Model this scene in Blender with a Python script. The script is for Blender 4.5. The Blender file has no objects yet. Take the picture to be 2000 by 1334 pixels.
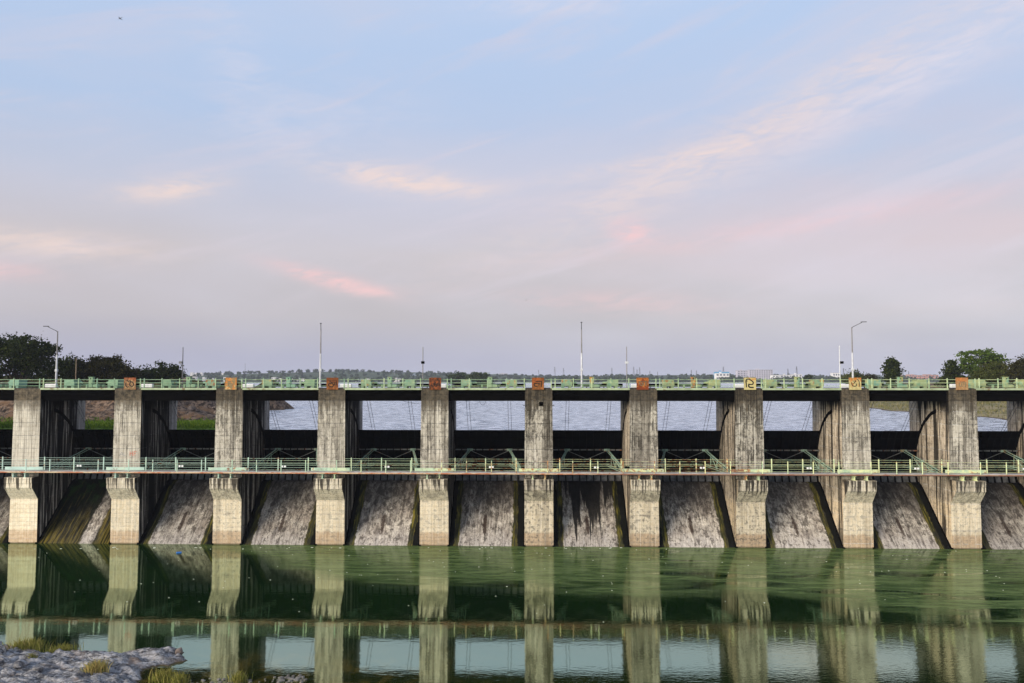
import bpy, math, random
import numpy as np
from mathutils import Vector, Matrix, noise as mnoise
R_ = math.radians
rnd = random.Random(7)
scene = bpy.context.scene
COL = scene.collection

# ------------------------------------------------------------------ camera
F = 1444.0; S_ = 0.028; D = 85.4; H = 19.08
PITCH = math.atan(73 / 1444)
cam_d = bpy.data.cameras.new('camera'); cam = bpy.data.objects.new('camera', cam_d); COL.objects.link(cam)
cam_d.sensor_width = 36; cam_d.lens = 36 * F / 2000
cam_d.clip_start = 0.5; cam_d.clip_end = 40000
cam.location = (0, -D, H)
cam.rotation_euler = (math.pi / 2 + PITCH, 0, math.atan(S_))
scene.camera = cam

# ------------------------------------------------------------------ world
scene.view_settings.view_transform = 'Standard'; scene.view_settings.look = 'None'
scene.view_settings.exposure = 0; scene.view_settings.gamma = 1; scene.view_settings.use_curve_mapping = False
SUN_EL, SUN_AZ = 18.0, 229.0      # azimuth clockwise from +Y (upstream): behind the camera, to the left

class NT:
    """tiny helper to write node trees as expressions"""
    def __init__(s, tree): s.t = tree; s.t.nodes.clear()
    def n(s, typ, **kw):
        nd = s.t.nodes.new(typ)
        for k, v in kw.items(): setattr(nd, k, v)
        return nd
    def put(s, sock, v):
        if isinstance(v, bpy.types.NodeSocket): s.t.links.new(v, sock)
        elif isinstance(v, (tuple, list)):
            v = tuple(v)
            if len(sock.default_value) == 4 and len(v) == 3: v = v + (1,)
            sock.default_value = v
        else:
            sock.default_value = v
    def m(s, op, a, b=0.0, c=0.0, clamp=False):
        nd = s.n('ShaderNodeMath', operation=op, use_clamp=clamp)
        s.put(nd.inputs[0], a); s.put(nd.inputs[1], b); s.put(nd.inputs[2], c)
        return nd.outputs[0]
    def add(s, a, b): return s.m('ADD', a, b)
    def sub(s, a, b): return s.m('SUBTRACT', a, b)
    def mul(s, a, b): return s.m('MULTIPLY', a, b)
    def mx(s, a, b): return s.m('MAXIMUM', a, b)
    def mn(s, a, b): return s.m('MINIMUM', a, b)
    def ss(s, v, a, b, lo=0.0, hi=1.0):
        nd = s.n('ShaderNodeMapRange', interpolation_type='SMOOTHSTEP')
        s.put(nd.inputs[0], v); s.put(nd.inputs[1], a); s.put(nd.inputs[2], b); s.put(nd.inputs[3], lo); s.put(nd.inputs[4], hi)
        return nd.outputs[0]
    def sep(s, v):
        nd = s.n('ShaderNodeSeparateXYZ'); s.put(nd.inputs[0], v); return nd.outputs
    def comb(s, x, y, z):
        nd = s.n('ShaderNodeCombineXYZ'); s.put(nd.inputs[0], x); s.put(nd.inputs[1], y); s.put(nd.inputs[2], z); return nd.outputs[0]
    def vmul(s, v, k):
        nd = s.n('ShaderNodeVectorMath', operation='MULTIPLY'); s.put(nd.inputs[0], v); s.put(nd.inputs[1], k); return nd.outputs[0]
    def vadd(s, v, k):
        nd = s.n('ShaderNodeVectorMath', operation='ADD'); s.put(nd.inputs[0], v); s.put(nd.inputs[1], k); return nd.outputs[0]
    def noise(s, v, scale=1.0, detail=4.0, rough=0.55, dist=0.0):
        nd = s.n('ShaderNodeTexNoise'); s.put(nd.inputs['Vector'], v); s.put(nd.inputs['Scale'], scale)
        nd.inputs['Detail'].default_value = detail; nd.inputs['Roughness'].default_value = rough; nd.inputs['Distortion'].default_value = dist
        return nd.outputs['Fac']
    def vor(s, v, scale=1.0, feature='F1'):
        nd = s.n('ShaderNodeTexVoronoi', feature=feature); s.put(nd.inputs['Vector'], v); s.put(nd.inputs['Scale'], scale)
        return nd.outputs['Distance']
    def mix(s, f, a, b, mode='MIX'):
        nd = s.n('ShaderNodeMix', data_type='RGBA', blend_type=mode); s.put(nd.inputs[0], f); s.put(nd.inputs[6], a); s.put(nd.inputs[7], b)
        return nd.outputs[2]
    def ramp(s, f, stops):
        nd = s.n('ShaderNodeValToRGB'); s.put(nd.inputs[0], f); cr = nd.color_ramp
        cr.interpolation = 'LINEAR'
        while len(cr.elements) < len(stops): cr.elements.new(0.5)
        for e, (p, c) in zip(cr.elements, stops): e.position = p; e.color = tuple(c) + (1,)
        return nd.outputs[0]
    def bump(s, h, strength=0.3, dist=0.05, normal=None):
        nd = s.n('ShaderNodeBump'); nd.inputs['Strength'].default_value = strength; nd.inputs['Distance'].default_value = dist
        s.put(nd.inputs['Height'], h)
        if normal is not None: s.put(nd.inputs['Normal'], normal)
        return nd.outputs[0]
    def principled(s, color, rough=0.8, spec=0.3, normal=None, metal=0.0):
        nd = s.n('ShaderNodeBsdfPrincipled'); s.put(nd.inputs['Base Color'], color); s.put(nd.inputs['Roughness'], rough)
        s.put(nd.inputs['Specular IOR Level'], spec); s.put(nd.inputs['Metallic'], metal)
        if normal is not None: s.put(nd.inputs['Normal'], normal)
        return nd.outputs[0]
    def out(s, sh):
        nd = s.n('ShaderNodeOutputMaterial'); s.t.links.new(sh, nd.inputs[0])

def lin(r, g, b):
    f = lambda c: (c / 255 / 12.92) if c / 255 <= 0.04045 else ((c / 255 + 0.055) / 1.055) ** 2.4
    return (f(r), f(g), f(b))

def build_world():
    w = bpy.data.worlds.new('World'); scene.world = w; w.use_nodes = True
    k = NT(w.node_tree)
    d = k.n('ShaderNodeTexCoord').outputs['Generated']
    x, y, z = k.sep(d)
    deg = 180 / math.pi
    el = k.mul(k.m('ARCSINE', z), deg)                # elevation in degrees
    az = k.mul(k.m('ARCTAN2', x, y), deg)             # 0 = upstream, + = right
    t = k.m('DIVIDE', k.add(el, 5.0), 95.0)
    P = lambda e: (e + 5) / 95
    base = k.ramp(t, [(0.0, lin(150, 150, 165)), (P(0), lin(168, 171, 200)), (P(1.6), lin(171, 171, 199)), (P(4.7), lin(191, 182, 188)),
                      (P(9.5), lin(205, 196, 197)), (P(13.5), lin(199, 203, 220)), (P(19), lin(184, 205, 236)), (P(28), lin(192, 212, 243)), (P(60), lin(150, 182, 226)), (P(90), lin(125, 160, 212))])
    # pinkish veil on the right and low down
    v1 = k.noise(k.comb(k.mul(az, .035), k.mul(el, .12), 1.3), 1.0, 4, .5)
    veil = k.mul(k.ss(az, -25.0, 45.0, .12, 1.0), k.mul(k.ss(el, 27.0, 9.0), k.ss(v1, .3, .6)))
    base = k.mix(k.mul(k.mul(veil, k.ss(el, 1.2, 6.0)), .85), base, lin(223, 201, 205))
    bl = k.mul(k.ss(el, 22.0, 27.0), .25)
    # sheared streak coordinates: clouds trail up to the right
    u = k.add(k.mul(az, .045), k.mul(el, -.02)); v = k.sub(k.mul(el, .24), k.mul(az, .07))
    n1 = k.noise(k.comb(u, v, 4.0), 1.6, 6, .6, .5)
    n2 = k.noise(k.comb(k.mul(az, .12), k.mul(el, .42), 9.0), 1.5, 7, .62, .6)
    n3 = k.noise(k.comb(k.mul(az, .02), k.mul(el, .07), 2.0), 1.5, 4, .5, .3)
    base = k.mix(k.mul(k.ss(n3, .4, .7), .40), base, lin(218, 214, 227))
    wisps = k.mul(k.ss(n1, .48, .74), .45)
    base = k.mix(k.mul(wisps, k.ss(el, 3.0, 10.0)), base, lin(226, 214, 224))
    n5 = k.noise(k.comb(k.add(k.mul(az, .35), k.mul(el, .1)), k.sub(k.mul(el, 1.5), k.mul(az, .25)), 5.0), 1.0, 6, .62, .8)
    def cloud(a0, e0, wa, we, slope, amt, col, ns=.30):
        nonlocal base
        da = k.m('DIVIDE', k.sub(az, a0), wa)
        de = k.m('DIVIDE', k.sub(k.sub(el, e0), k.mul(k.sub(az, a0), slope)), we)
        r2 = k.add(k.mul(da, da), k.mul(de, de))
        g = k.m('EXPONENT', k.mul(r2, -1.0))
        g = k.mul(g, k.mul(k.ss(n2, ns, ns + .38), k.add(.35, k.mul(k.ss(n5, .3, .62), .65))))
        base = k.mix(k.mul(g, amt), base, col)
    warm = lin(255, 226, 212); pink = lin(255, 206, 204); wht = lin(234, 226, 236)
    A = lambda px, py: (math.degrees(math.atan((px - 1000) / F)) - 1.6, math.degrees(math.atan((667 - py) / math.hypot(F, px - 1000))) + 2.89 * math.cos(math.atan((px - 1000) / F)))
    def cl(px, py, wpx, hpx, slope, amt, col, ns=.30):
        a, e = A(px, py); s = 1 / 25.2
        cloud(a, e, wpx * s, hpx * s, slope, amt, col, ns)
    cl(650, 320, 75, 26, -.28, .55, wht)
    cl(790, 352, 150, 24, -.10, .85, warm, .18)
    cl(860, 362, 75, 11, -.06, .6, warm, .05)
    cl(325, 368, 80, 21, .20, .8, warm, .15)
    cl(640, 545, 95, 14, -.22, .9, pink, .12)
    cl(715, 568, 50, 8, .0, .8, pink, .05)
    cl(80, 475, 150, 22, -.02, .6, warm, .22)
    cl(1500, 250, 430, 52, .40, .6, warm, .2)
    cl(1280, 318, 200, 14, .1, .55, warm, .25)
    cl(1850, 120, 260, 40, .42, .6, wht, .2)
    cl(1560, 440, 380, 22, .10, .34, pink, .2)
    cl(1232, 452, 38, 22, -.1, .9, pink, .12)
    cl(1180, 590, 200, 20, -.05, .4, pink, .25)
    cl(1100, 8, 190, 22, .0, .45, wht, .2)
    cl(0, 530, 60, 16, 0, .5, pink, .2)
    cl(450, 110, 60, 90, -.6, .35, wht, .3)
    cl(600, 230, 200, 60, .1, .3, wht, .3)
    sky = k.n('ShaderNodeTexSky', sky_type='NISHITA', sun_disc=False)
    sky.sun_elevation = R_(SUN_EL); sky.sun_rotation = R_(SUN_AZ); sky.altitude = 500; sky.dust_density = 0.7
    bg1 = k.n('ShaderNodeBackground'); k.put(bg1.inputs[0], sky.outputs[0]); bg1.inputs[1].default_value = 0.05
    bg2 = k.n('ShaderNodeBackground'); k.put(bg2.inputs[0], base); bg2.inputs[1].default_value = 1.385
    ad = k.n('ShaderNodeMixShader'); ad.inputs[0].default_value = .65; k.put(ad.inputs[1], bg1.outputs[0]); k.put(ad.inputs[2], bg2.outputs[0])
    o = k.n('ShaderNodeOutputWorld'); k.put(o.inputs[0], ad.outputs[0])
build_world()
sun_d = bpy.data.lights.new('sun', 'SUN'); sun_d.energy = 5.0; sun_d.angle = R_(32); sun_d.color = (1.0, .89, .75)
sun = bpy.data.objects.new('sun', sun_d); COL.objects.link(sun)
_a, _e = R_(SUN_AZ), R_(SUN_EL)
sdir = Vector((math.sin(_a) * math.cos(_e), math.cos(_a) * math.cos(_e), math.sin(_e)))
sun.rotation_euler = sdir.to_track_quat('Z', 'Y').to_euler(); sun.location = sdir * 200

# ------------------------------------------------------------------ placing helpers
def TX(px):                      # slope X/Y of a photo column seen from the camera foot
    q = (px - 1000) / F
    return (q - S_) / (1 + q * S_)
def gx(px, Y): return TX(px) * (Y + D)                    # world X of photo column px at depth Y
def gz(py, Y, px=1000):                                   # world Z of photo row py at depth Y
    T = TX(px); depth = (Y + D) * (math.cos(math.atan(S_)) - T * 0 * 1) 
    depth = (Y + D) * (1 - S_ * T) / math.sqrt(1 + S_ * S_)
    return H - depth * math.tan(math.atan((py - 667) / F) - PITCH)
def gp(px, py, Y): return Vector((gx(px, Y), Y, gz(py, Y, px)))

def tag(o, label=None, cat=None, group=None, kind=None):
    if label: o['label'] = label
    if cat: o['category'] = cat
    if group: o['group'] = group
    if kind: o['kind'] = kind
    return o
def empty(name, loc, rz=0, label=None, cat=None, group=None):
    o = bpy.data.objects.new(name, None); COL.objects.link(o); o.location = loc; o.rotation_euler = (0, 0, rz)
    o.empty_display_size = .3
    return tag(o, label, cat, group)
def kids(o): return [c for c in bpy.data.objects if c.parent == o]
def copy_tree(o, loc, label=None, group=None):
    """a copy of a thing with copies of its parts and sub-parts, mesh data shared"""
    r = o.copy(); COL.objects.link(r); r.location = loc
    if label: r['label'] = label
    if group: r['group'] = group
    for ch in PARTS.get(o.name, []):
        c = ch.copy(); COL.objects.link(c); c.parent = r
        PARTS.setdefault(r.name, []).append(c)
        for g in PARTS.get(ch.name, []):
            d = g.copy(); COL.objects.link(d); d.parent = c
            PARTS.setdefault(c.name, []).append(d)
    return r
PARTS = {}
def link(name, me, mat, parent=None, loc=(0, 0, 0), rot=(0, 0, 0)):
    o = bpy.data.objects.new(name, me); COL.objects.link(o)
    if mat is not None and len(me.materials) == 0: me.materials.append(mat)
    if parent is not None:
        o.parent = parent; PARTS.setdefault(parent.name, []).append(o)
    o.location = loc; o.rotation_euler = rot
    return o

class MB:
    def __init__(s): s.v = []; s.f = []; s.smooth = False
    def add(s, vs, fs):
        n = len(s.v); s.v += [tuple(p) for p in vs]; s.f += [tuple(i + n for i in f) for f in fs]; return s
    def box(s, x0, x1, y0, y1, z0, z1):
        return s.add([(x0, y0, z0), (x1, y0, z0), (x1, y1, z0), (x0, y1, z0), (x0, y0, z1), (x1, y0, z1), (x1, y1, z1), (x0, y1, z1)],
                     [(0, 3, 2, 1), (4, 5, 6, 7), (0, 1, 5, 4), (1, 2, 6, 5), (2, 3, 7, 6), (3, 0, 4, 7)])
    def cbox(s, x0, x1, y0, y1, z0, z1, b):
        """box with all edges chamfered by b"""
        pts = []; idx = {}
        for ix, X in ((0, x0), (1, x1)):
            for iy, Y in ((0, y0), (1, y1)):
                for iz, Z in ((0, z0), (1, z1)):
                    sx, sy, sz = (1 if ix == 0 else -1), (1 if iy == 0 else -1), (1 if iz == 0 else -1)
                    idx[(ix, iy, iz, 'x')] = len(pts); pts.append((X, Y + sy * b, Z + sz * b))
                    idx[(ix, iy, iz, 'y')] = len(pts); pts.append((X + sx * b, Y, Z + sz * b))
                    idx[(ix, iy, iz, 'z')] = len(pts); pts.append((X + sx * b, Y + sy * b, Z))
        fs = []
        def q(l): fs.append(tuple(idx[i] for i in l))
        for i in (0, 1):
            r = (lambda l: l) if i == 1 else (lambda l: l[::-1])
            q(r([(i, 0, 0, 'x'), (i, 1, 0, 'x'), (i, 1, 1, 'x'), (i, 0, 1, 'x')]))
            q(r([(1, i, 0, 'y'), (0, i, 0, 'y'), (0, i, 1, 'y'), (1, i, 1, 'y')]))
            q(r([(0, 0, i, 'z'), (1, 0, i, 'z'), (1, 1, i, 'z'), (0, 1, i, 'z')]))
        for a in (0, 1):
            for c in (0, 1):
                q([(a, c, 0, 'x'), (a, c, 1, 'x'), (a, c, 1, 'y'), (a, c, 0, 'y')])
                q([(a, 0, c, 'x'), (a, 1, c, 'x'), (a, 1, c, 'z'), (a, 0, c, 'z')])
                q([(0, a, c, 'y'), (1, a, c, 'y'), (1, a, c, 'z'), (0, a, c, 'z')])
                for e in (0, 1): q([(a, c, e, 'x'), (a, c, e, 'y'), (a, c, e, 'z')])
        s.add(pts, fs); s.recalc = True; return s
    def tube(s, pts, rads, seg=6, cap=True):
        pts = [Vector(p) for p in pts]
        if not isinstance(rads, (list, tuple)): rads = [rads] * len(pts)
        n0 = len(s.v); up = Vector((0, 0, 1))
        for i, p in enumerate(pts):
            t = (pts[min(i + 1, len(pts) - 1)] - pts[max(i - 1, 0)])
            t = t.normalized() if t.length > 1e-9 else Vector((0, 0, 1))
            a = t.cross(up if abs(t.z) < .95 else Vector((1, 0, 0))).normalized(); b = t.cross(a)
            for k in range(seg):
                an = 2 * math.pi * k / seg
                s.v.append(tuple(p + (a * math.cos(an) + b * math.sin(an)) * rads[i]))
        for i in range(len(pts) - 1):
            for k in range(seg):
                a0 = n0 + i * seg + k; a1 = n0 + i * seg + (k + 1) % seg
                s.f.append((a0, a1, a1 + seg, a0 + seg))
        if cap:
            s.f.append(tuple(n0 + k for k in range(seg))[::-1]); e = n0 + (len(pts) - 1) * seg
            s.f.append(tuple(e + k for k in range(seg)))
        return s
    def beam(s, p0, p1, w, h):
        """rectangular bar between two points; w across, h up"""
        p0, p1 = Vector(p0), Vector(p1); t = (p1 - p0).normalized()
        a = t.cross(Vector((0, 0, 1)) if abs(t.z) < .98 else Vector((0, 1, 0))).normalized(); b = a.cross(t)
        vs = []
        for p in (p0, p1):
            for sa, sb in ((-1, -1), (1, -1), (1, 1), (-1, 1)): vs.append(p + a * sa * w / 2 + b * sb * h / 2)
        return s.add(vs, [(3, 2, 1, 0), (4, 5, 6, 7), (0, 1, 5, 4), (1, 2, 6, 5), (2, 3, 7, 6), (3, 0, 4, 7)])
    def mesh(s, name='mesh', smooth=False, fix=False):
        me = bpy.data.meshes.new(name); me.from_pydata(s.v, [], s.f); me.update()
        if fix or getattr(s, 'recalc', False):
            import bmesh
            bm = bmesh.new(); bm.from_mesh(me); bmesh.ops.recalc_face_normals(bm, faces=bm.faces); bm.to_mesh(me); bm.free()
        if smooth:
            me.polygons.foreach_set('use_smooth', [True] * len(me.polygons))
        return me
    def build(s, name, mat, parent=None, smooth=False, fix=False, loc=(0, 0, 0)):
        return link(name, s.mesh(name, smooth, fix), mat, parent, loc)

# ------------------------------------------------------------------ materials
def newmat(name):
    m = bpy.data.materials.new(name); m.use_nodes = True; return m, NT(m.node_tree)
def simple(name, col, rough=.7, spec=.3, var=.25, scale=3.0, rust=0.0, rustcol=(.22, .07, .02), bump=.15, metal=0.0):
    m, k = newmat(name)
    P = k.n('ShaderNodeNewGeometry').outputs['Position']
    n = k.noise(P, scale, 6, .6)
    c = k.mix(k.ss(n, .3, .7), tuple(x * (1 - var) for x in col), tuple(min(1, x * (1 + var)) for x in col))
    if rust > 0:
        r = k.noise(P, scale * 1.7, 8, .68, .3)
        c = k.mix(k.ss(r, .62 - .3 * rust, .74 - .3 * rust), c, rustcol)
    k.out(k.principled(c, rough, spec, k.bump(k.noise(P, scale * 6, 4), bump, .02), metal)); return m

def concrete_mat():
    """weathered lift-cast concrete of the piers. Object colour: r tone, g stain amount, b lime wash"""
    m, k = newmat('pier_concrete')
    g = k.n('ShaderNodeNewGeometry'); P = g.outputs['Position']; Nn = g.outputs['True Normal']
    oi = k.n('ShaderNodeObjectInfo'); oc = k.sep(oi.outputs['Color'])
    x, y, z = k.sep(P); nx, ny, nz = k.sep(Nn)
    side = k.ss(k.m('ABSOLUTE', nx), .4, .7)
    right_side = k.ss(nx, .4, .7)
    st = k.noise(k.vmul(P, (2.6, 2.6, .10)), 1.0, 6, .62, .35)
    st2 = k.noise(k.vmul(P, (6.5, 6.5, .25)), 1.0, 5, .6, .2)
    stw = k.noise(k.vmul(P, (1.15, 1.15, .06)), 1.0, 4, .6, .3)
    mo = k.noise(P, .9, 8, .65, .3); mo2 = k.noise(k.vadd(P, (31, 7, 3)), 2.4, 8, .7, .2); fi = k.noise(P, 14.0, 5, .7)
    grey = k.mix(k.ss(mo, .3, .7), (.30, .292, .268), (.61, .585, .53))
    cream = k.mix(k.ss(mo2, .3, .72), (.58, .48, .33), (.80, .72, .57))
    low = k.mx(k.ss(k.add(z, k.mul(mo2, .3)), 5.45, 5.2), k.mul(k.ss(y, .02, -.02), .75))
    c = k.mix(low, grey, cream)
    c = k.mix(k.mul(side, .55), c, k.mix(k.ss(st2, .35, .65), (.40, .29, .17), (.68, .50, .31)))  # warm sunlit tone of the pier sides painted into the colour
    c = k.mix(k.mul(right_side, .8), c, k.mix(k.ss(st2, .35, .65), (.16, .165, .18), (.40, .40, .39)))  # right-facing sides away from the sun: cool shade painted in
    # lime streaks
    c = k.mix(k.mul(k.mul(k.ss(st2, .56, .72), oc[2]), .6), c, (.62, .60, .55))
    # orange tide band by the water
    tide = k.mul(k.ss(k.add(z, k.mul(k.noise(k.vmul(P, (1.2, 1.2, .6)), 1, 5), .9)), 2.2, 1.75), k.ss(ny, -.3, -.6))
    c = k.mix(k.mul(tide, .75), c, k.mix(k.ss(mo2, .35, .65), (.37, .24, .14), (.52, .38, .25)))
    # horizontal casting lines and board marks
    zl = k.m('FRACT', k.m('DIVIDE', k.add(z, k.mul(k.noise(k.vmul(P, (.8, .8, .1)), 1, 2), .04)), .5))
    line = k.mul(k.ss(k.m('ABSOLUTE', k.sub(zl, .5)), .43, .49), k.ss(mo2, .36, .56))
    c = k.mix(k.mul(line, .38), c, (.09, .075, .055))
    sw_ = k.noise(k.vmul(P, (7.5, 7.5, .16)), 1.0, 4, .6, .15)
    c = k.mix(k.mul(k.ss(sw_, .47, .60), k.sub(.62, k.mul(low, .45))), c, (.095, .084, .070))
    c = k.mix(k.mul(k.ss(sw_, .46, .36), .35), c, (.66, .63, .57))
    xl = k.m('FRACT', k.m('DIVIDE', k.add(x, k.mul(mo, .05)), .42))
    xline = k.mul(k.ss(k.m('ABSOLUTE', k.sub(xl, .5)), .44, .5), k.ss(st, .42, .58))
    c = k.mix(k.mul(k.mul(xline, k.sub(1.0, low)), .28), c, (.09, .078, .06))
    zj = k.m('FRACT', k.m('DIVIDE', k.sub(z, 5.0), 1.483))
    joint = k.mul(k.mul(k.ss(k.m('ABSOLUTE', k.sub(zj, .5)), .44, .485), oc[2]), k.ss(mo, .38, .55))
    c = k.mix(k.mul(joint, .55), c, (.60, .575, .52))
    # fine soot mottling
    c = k.mix(k.mul(k.ss(mo2, .49, .62), k.mul(oc[1], .75)), c, (.10, .085, .065))
    c = k.mix(k.mul(k.ss(fi, .52, .66), .22), c, (.13, .12, .10))
    # black runs
    runs = k.ss(k.add(st, k.mul(k.sub(mo, .5), .5)), .50, .60)
    amt = k.mul(k.add(.25, k.mul(oc[1], .75)), k.add(.30, k.mul(k.sub(1.0, low), .62)))
    c = k.mix(k.mul(k.mul(runs, amt), k.sub(1.0, side)), c, (.075, .066, .055))
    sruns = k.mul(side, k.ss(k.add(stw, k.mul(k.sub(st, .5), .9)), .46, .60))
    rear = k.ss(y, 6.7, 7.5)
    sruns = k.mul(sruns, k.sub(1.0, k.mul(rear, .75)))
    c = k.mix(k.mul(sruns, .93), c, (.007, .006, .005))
    rdark = k.mul(k.mul(right_side, k.ss(k.add(st, k.mul(st2, .5)), .64, .74)), k.sub(1.0, rear))  # black streaks mixed with painted shade, right-facing sides only
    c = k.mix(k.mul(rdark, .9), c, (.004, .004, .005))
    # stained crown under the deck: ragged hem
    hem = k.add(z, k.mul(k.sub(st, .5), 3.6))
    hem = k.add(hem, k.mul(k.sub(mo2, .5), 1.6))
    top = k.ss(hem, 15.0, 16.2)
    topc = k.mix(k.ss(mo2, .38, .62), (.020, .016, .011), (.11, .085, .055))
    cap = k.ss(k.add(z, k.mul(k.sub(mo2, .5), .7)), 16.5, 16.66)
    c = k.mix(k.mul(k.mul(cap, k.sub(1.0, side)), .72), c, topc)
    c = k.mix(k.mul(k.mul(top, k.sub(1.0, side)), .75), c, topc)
    stop = k.mul(side, k.ss(k.add(k.sub(z, k.mul(rear, 1.0)), k.mul(k.sub(st, .5), 6.5)), 14.9, 16.2))  # sides blacken upward: stain mixed with painted shade of the deck
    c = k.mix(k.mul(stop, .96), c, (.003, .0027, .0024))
    bd_ = k.noise(k.vmul(P, (1.0, 1.0, .035)), 1.0, 3, .5, .2)
    c = k.mix(k.mul(k.mul(k.ss(bd_, .54, .62), k.mul(oc[1], .75)), k.sub(1.0, k.mx(side, k.mul(low, .6)))), c, (.085, .072, .056))
    # large soot blotches, heavier where the stain amount is high
    bl_ = k.noise(k.vmul(P, (.8, .8, .45)), 1.0, 7, .72, .5)
    blm = k.mul(k.ss(k.add(bl_, k.mul(k.sub(z, 11), .012)), k.sub(.575, k.mul(oc[1], .08)), k.sub(.63, k.mul(oc[1], .08))), k.mul(k.ss(z, 7.5, 9.0), k.add(.25, k.mul(oc[1], .6))))
    c = k.mix(k.mul(k.mul(blm, k.ss(k.add(fi, k.mul(k.sub(sw_, .5), 1.2)), .40, .55)), k.sub(1.0, side)), c, (.035, .030, .024))
    crack = k.mul(k.ss(k.m('ABSOLUTE', k.sub(k.noise(k.vmul(P, (1, 1, 1.6)), .9, 6, .6, 1.2), .5)), .006, .001), .4)
    c = k.mix(crack, c, (.05, .042, .035))
    # runs from the corbel seat
    cz = k.mul(k.ss(z, 5.0, 6.9), k.ss(z, 7.9, 7.6)); cy = k.ss(y, .02, -.02)
    crun = k.ss(k.add(k.noise(k.vmul(P, (4.2, .3, .16)), 1.0, 4, .6, .3), k.mul(k.sub(z, 7.0), .07)), .49, .56)
    c = k.mix(k.mul(k.mul(cz, cy), k.mul(crun, .93)), c, (.028, .024, .02))
    # algae foot
    foot = k.ss(k.add(z, k.mul(mo2, .3)), .34, .22)
    c = k.mix(k.mul(foot, .7), c, (.07, .06, .035))
    c = k.mix(1.0, c, k.comb(oc[0], oc[0], oc[0]), 'MULTIPLY')
    h = k.add(k.mul(fi, .35), k.add(k.mul(mo2, 1.0), k.mul(st2, .5)))
    h = k.sub(h, k.add(k.mul(line, .6), k.mul(xline, .4)))
    k.out(k.principled(c, .9, .06, k.bump(h, .55, .05)))
    return m

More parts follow.
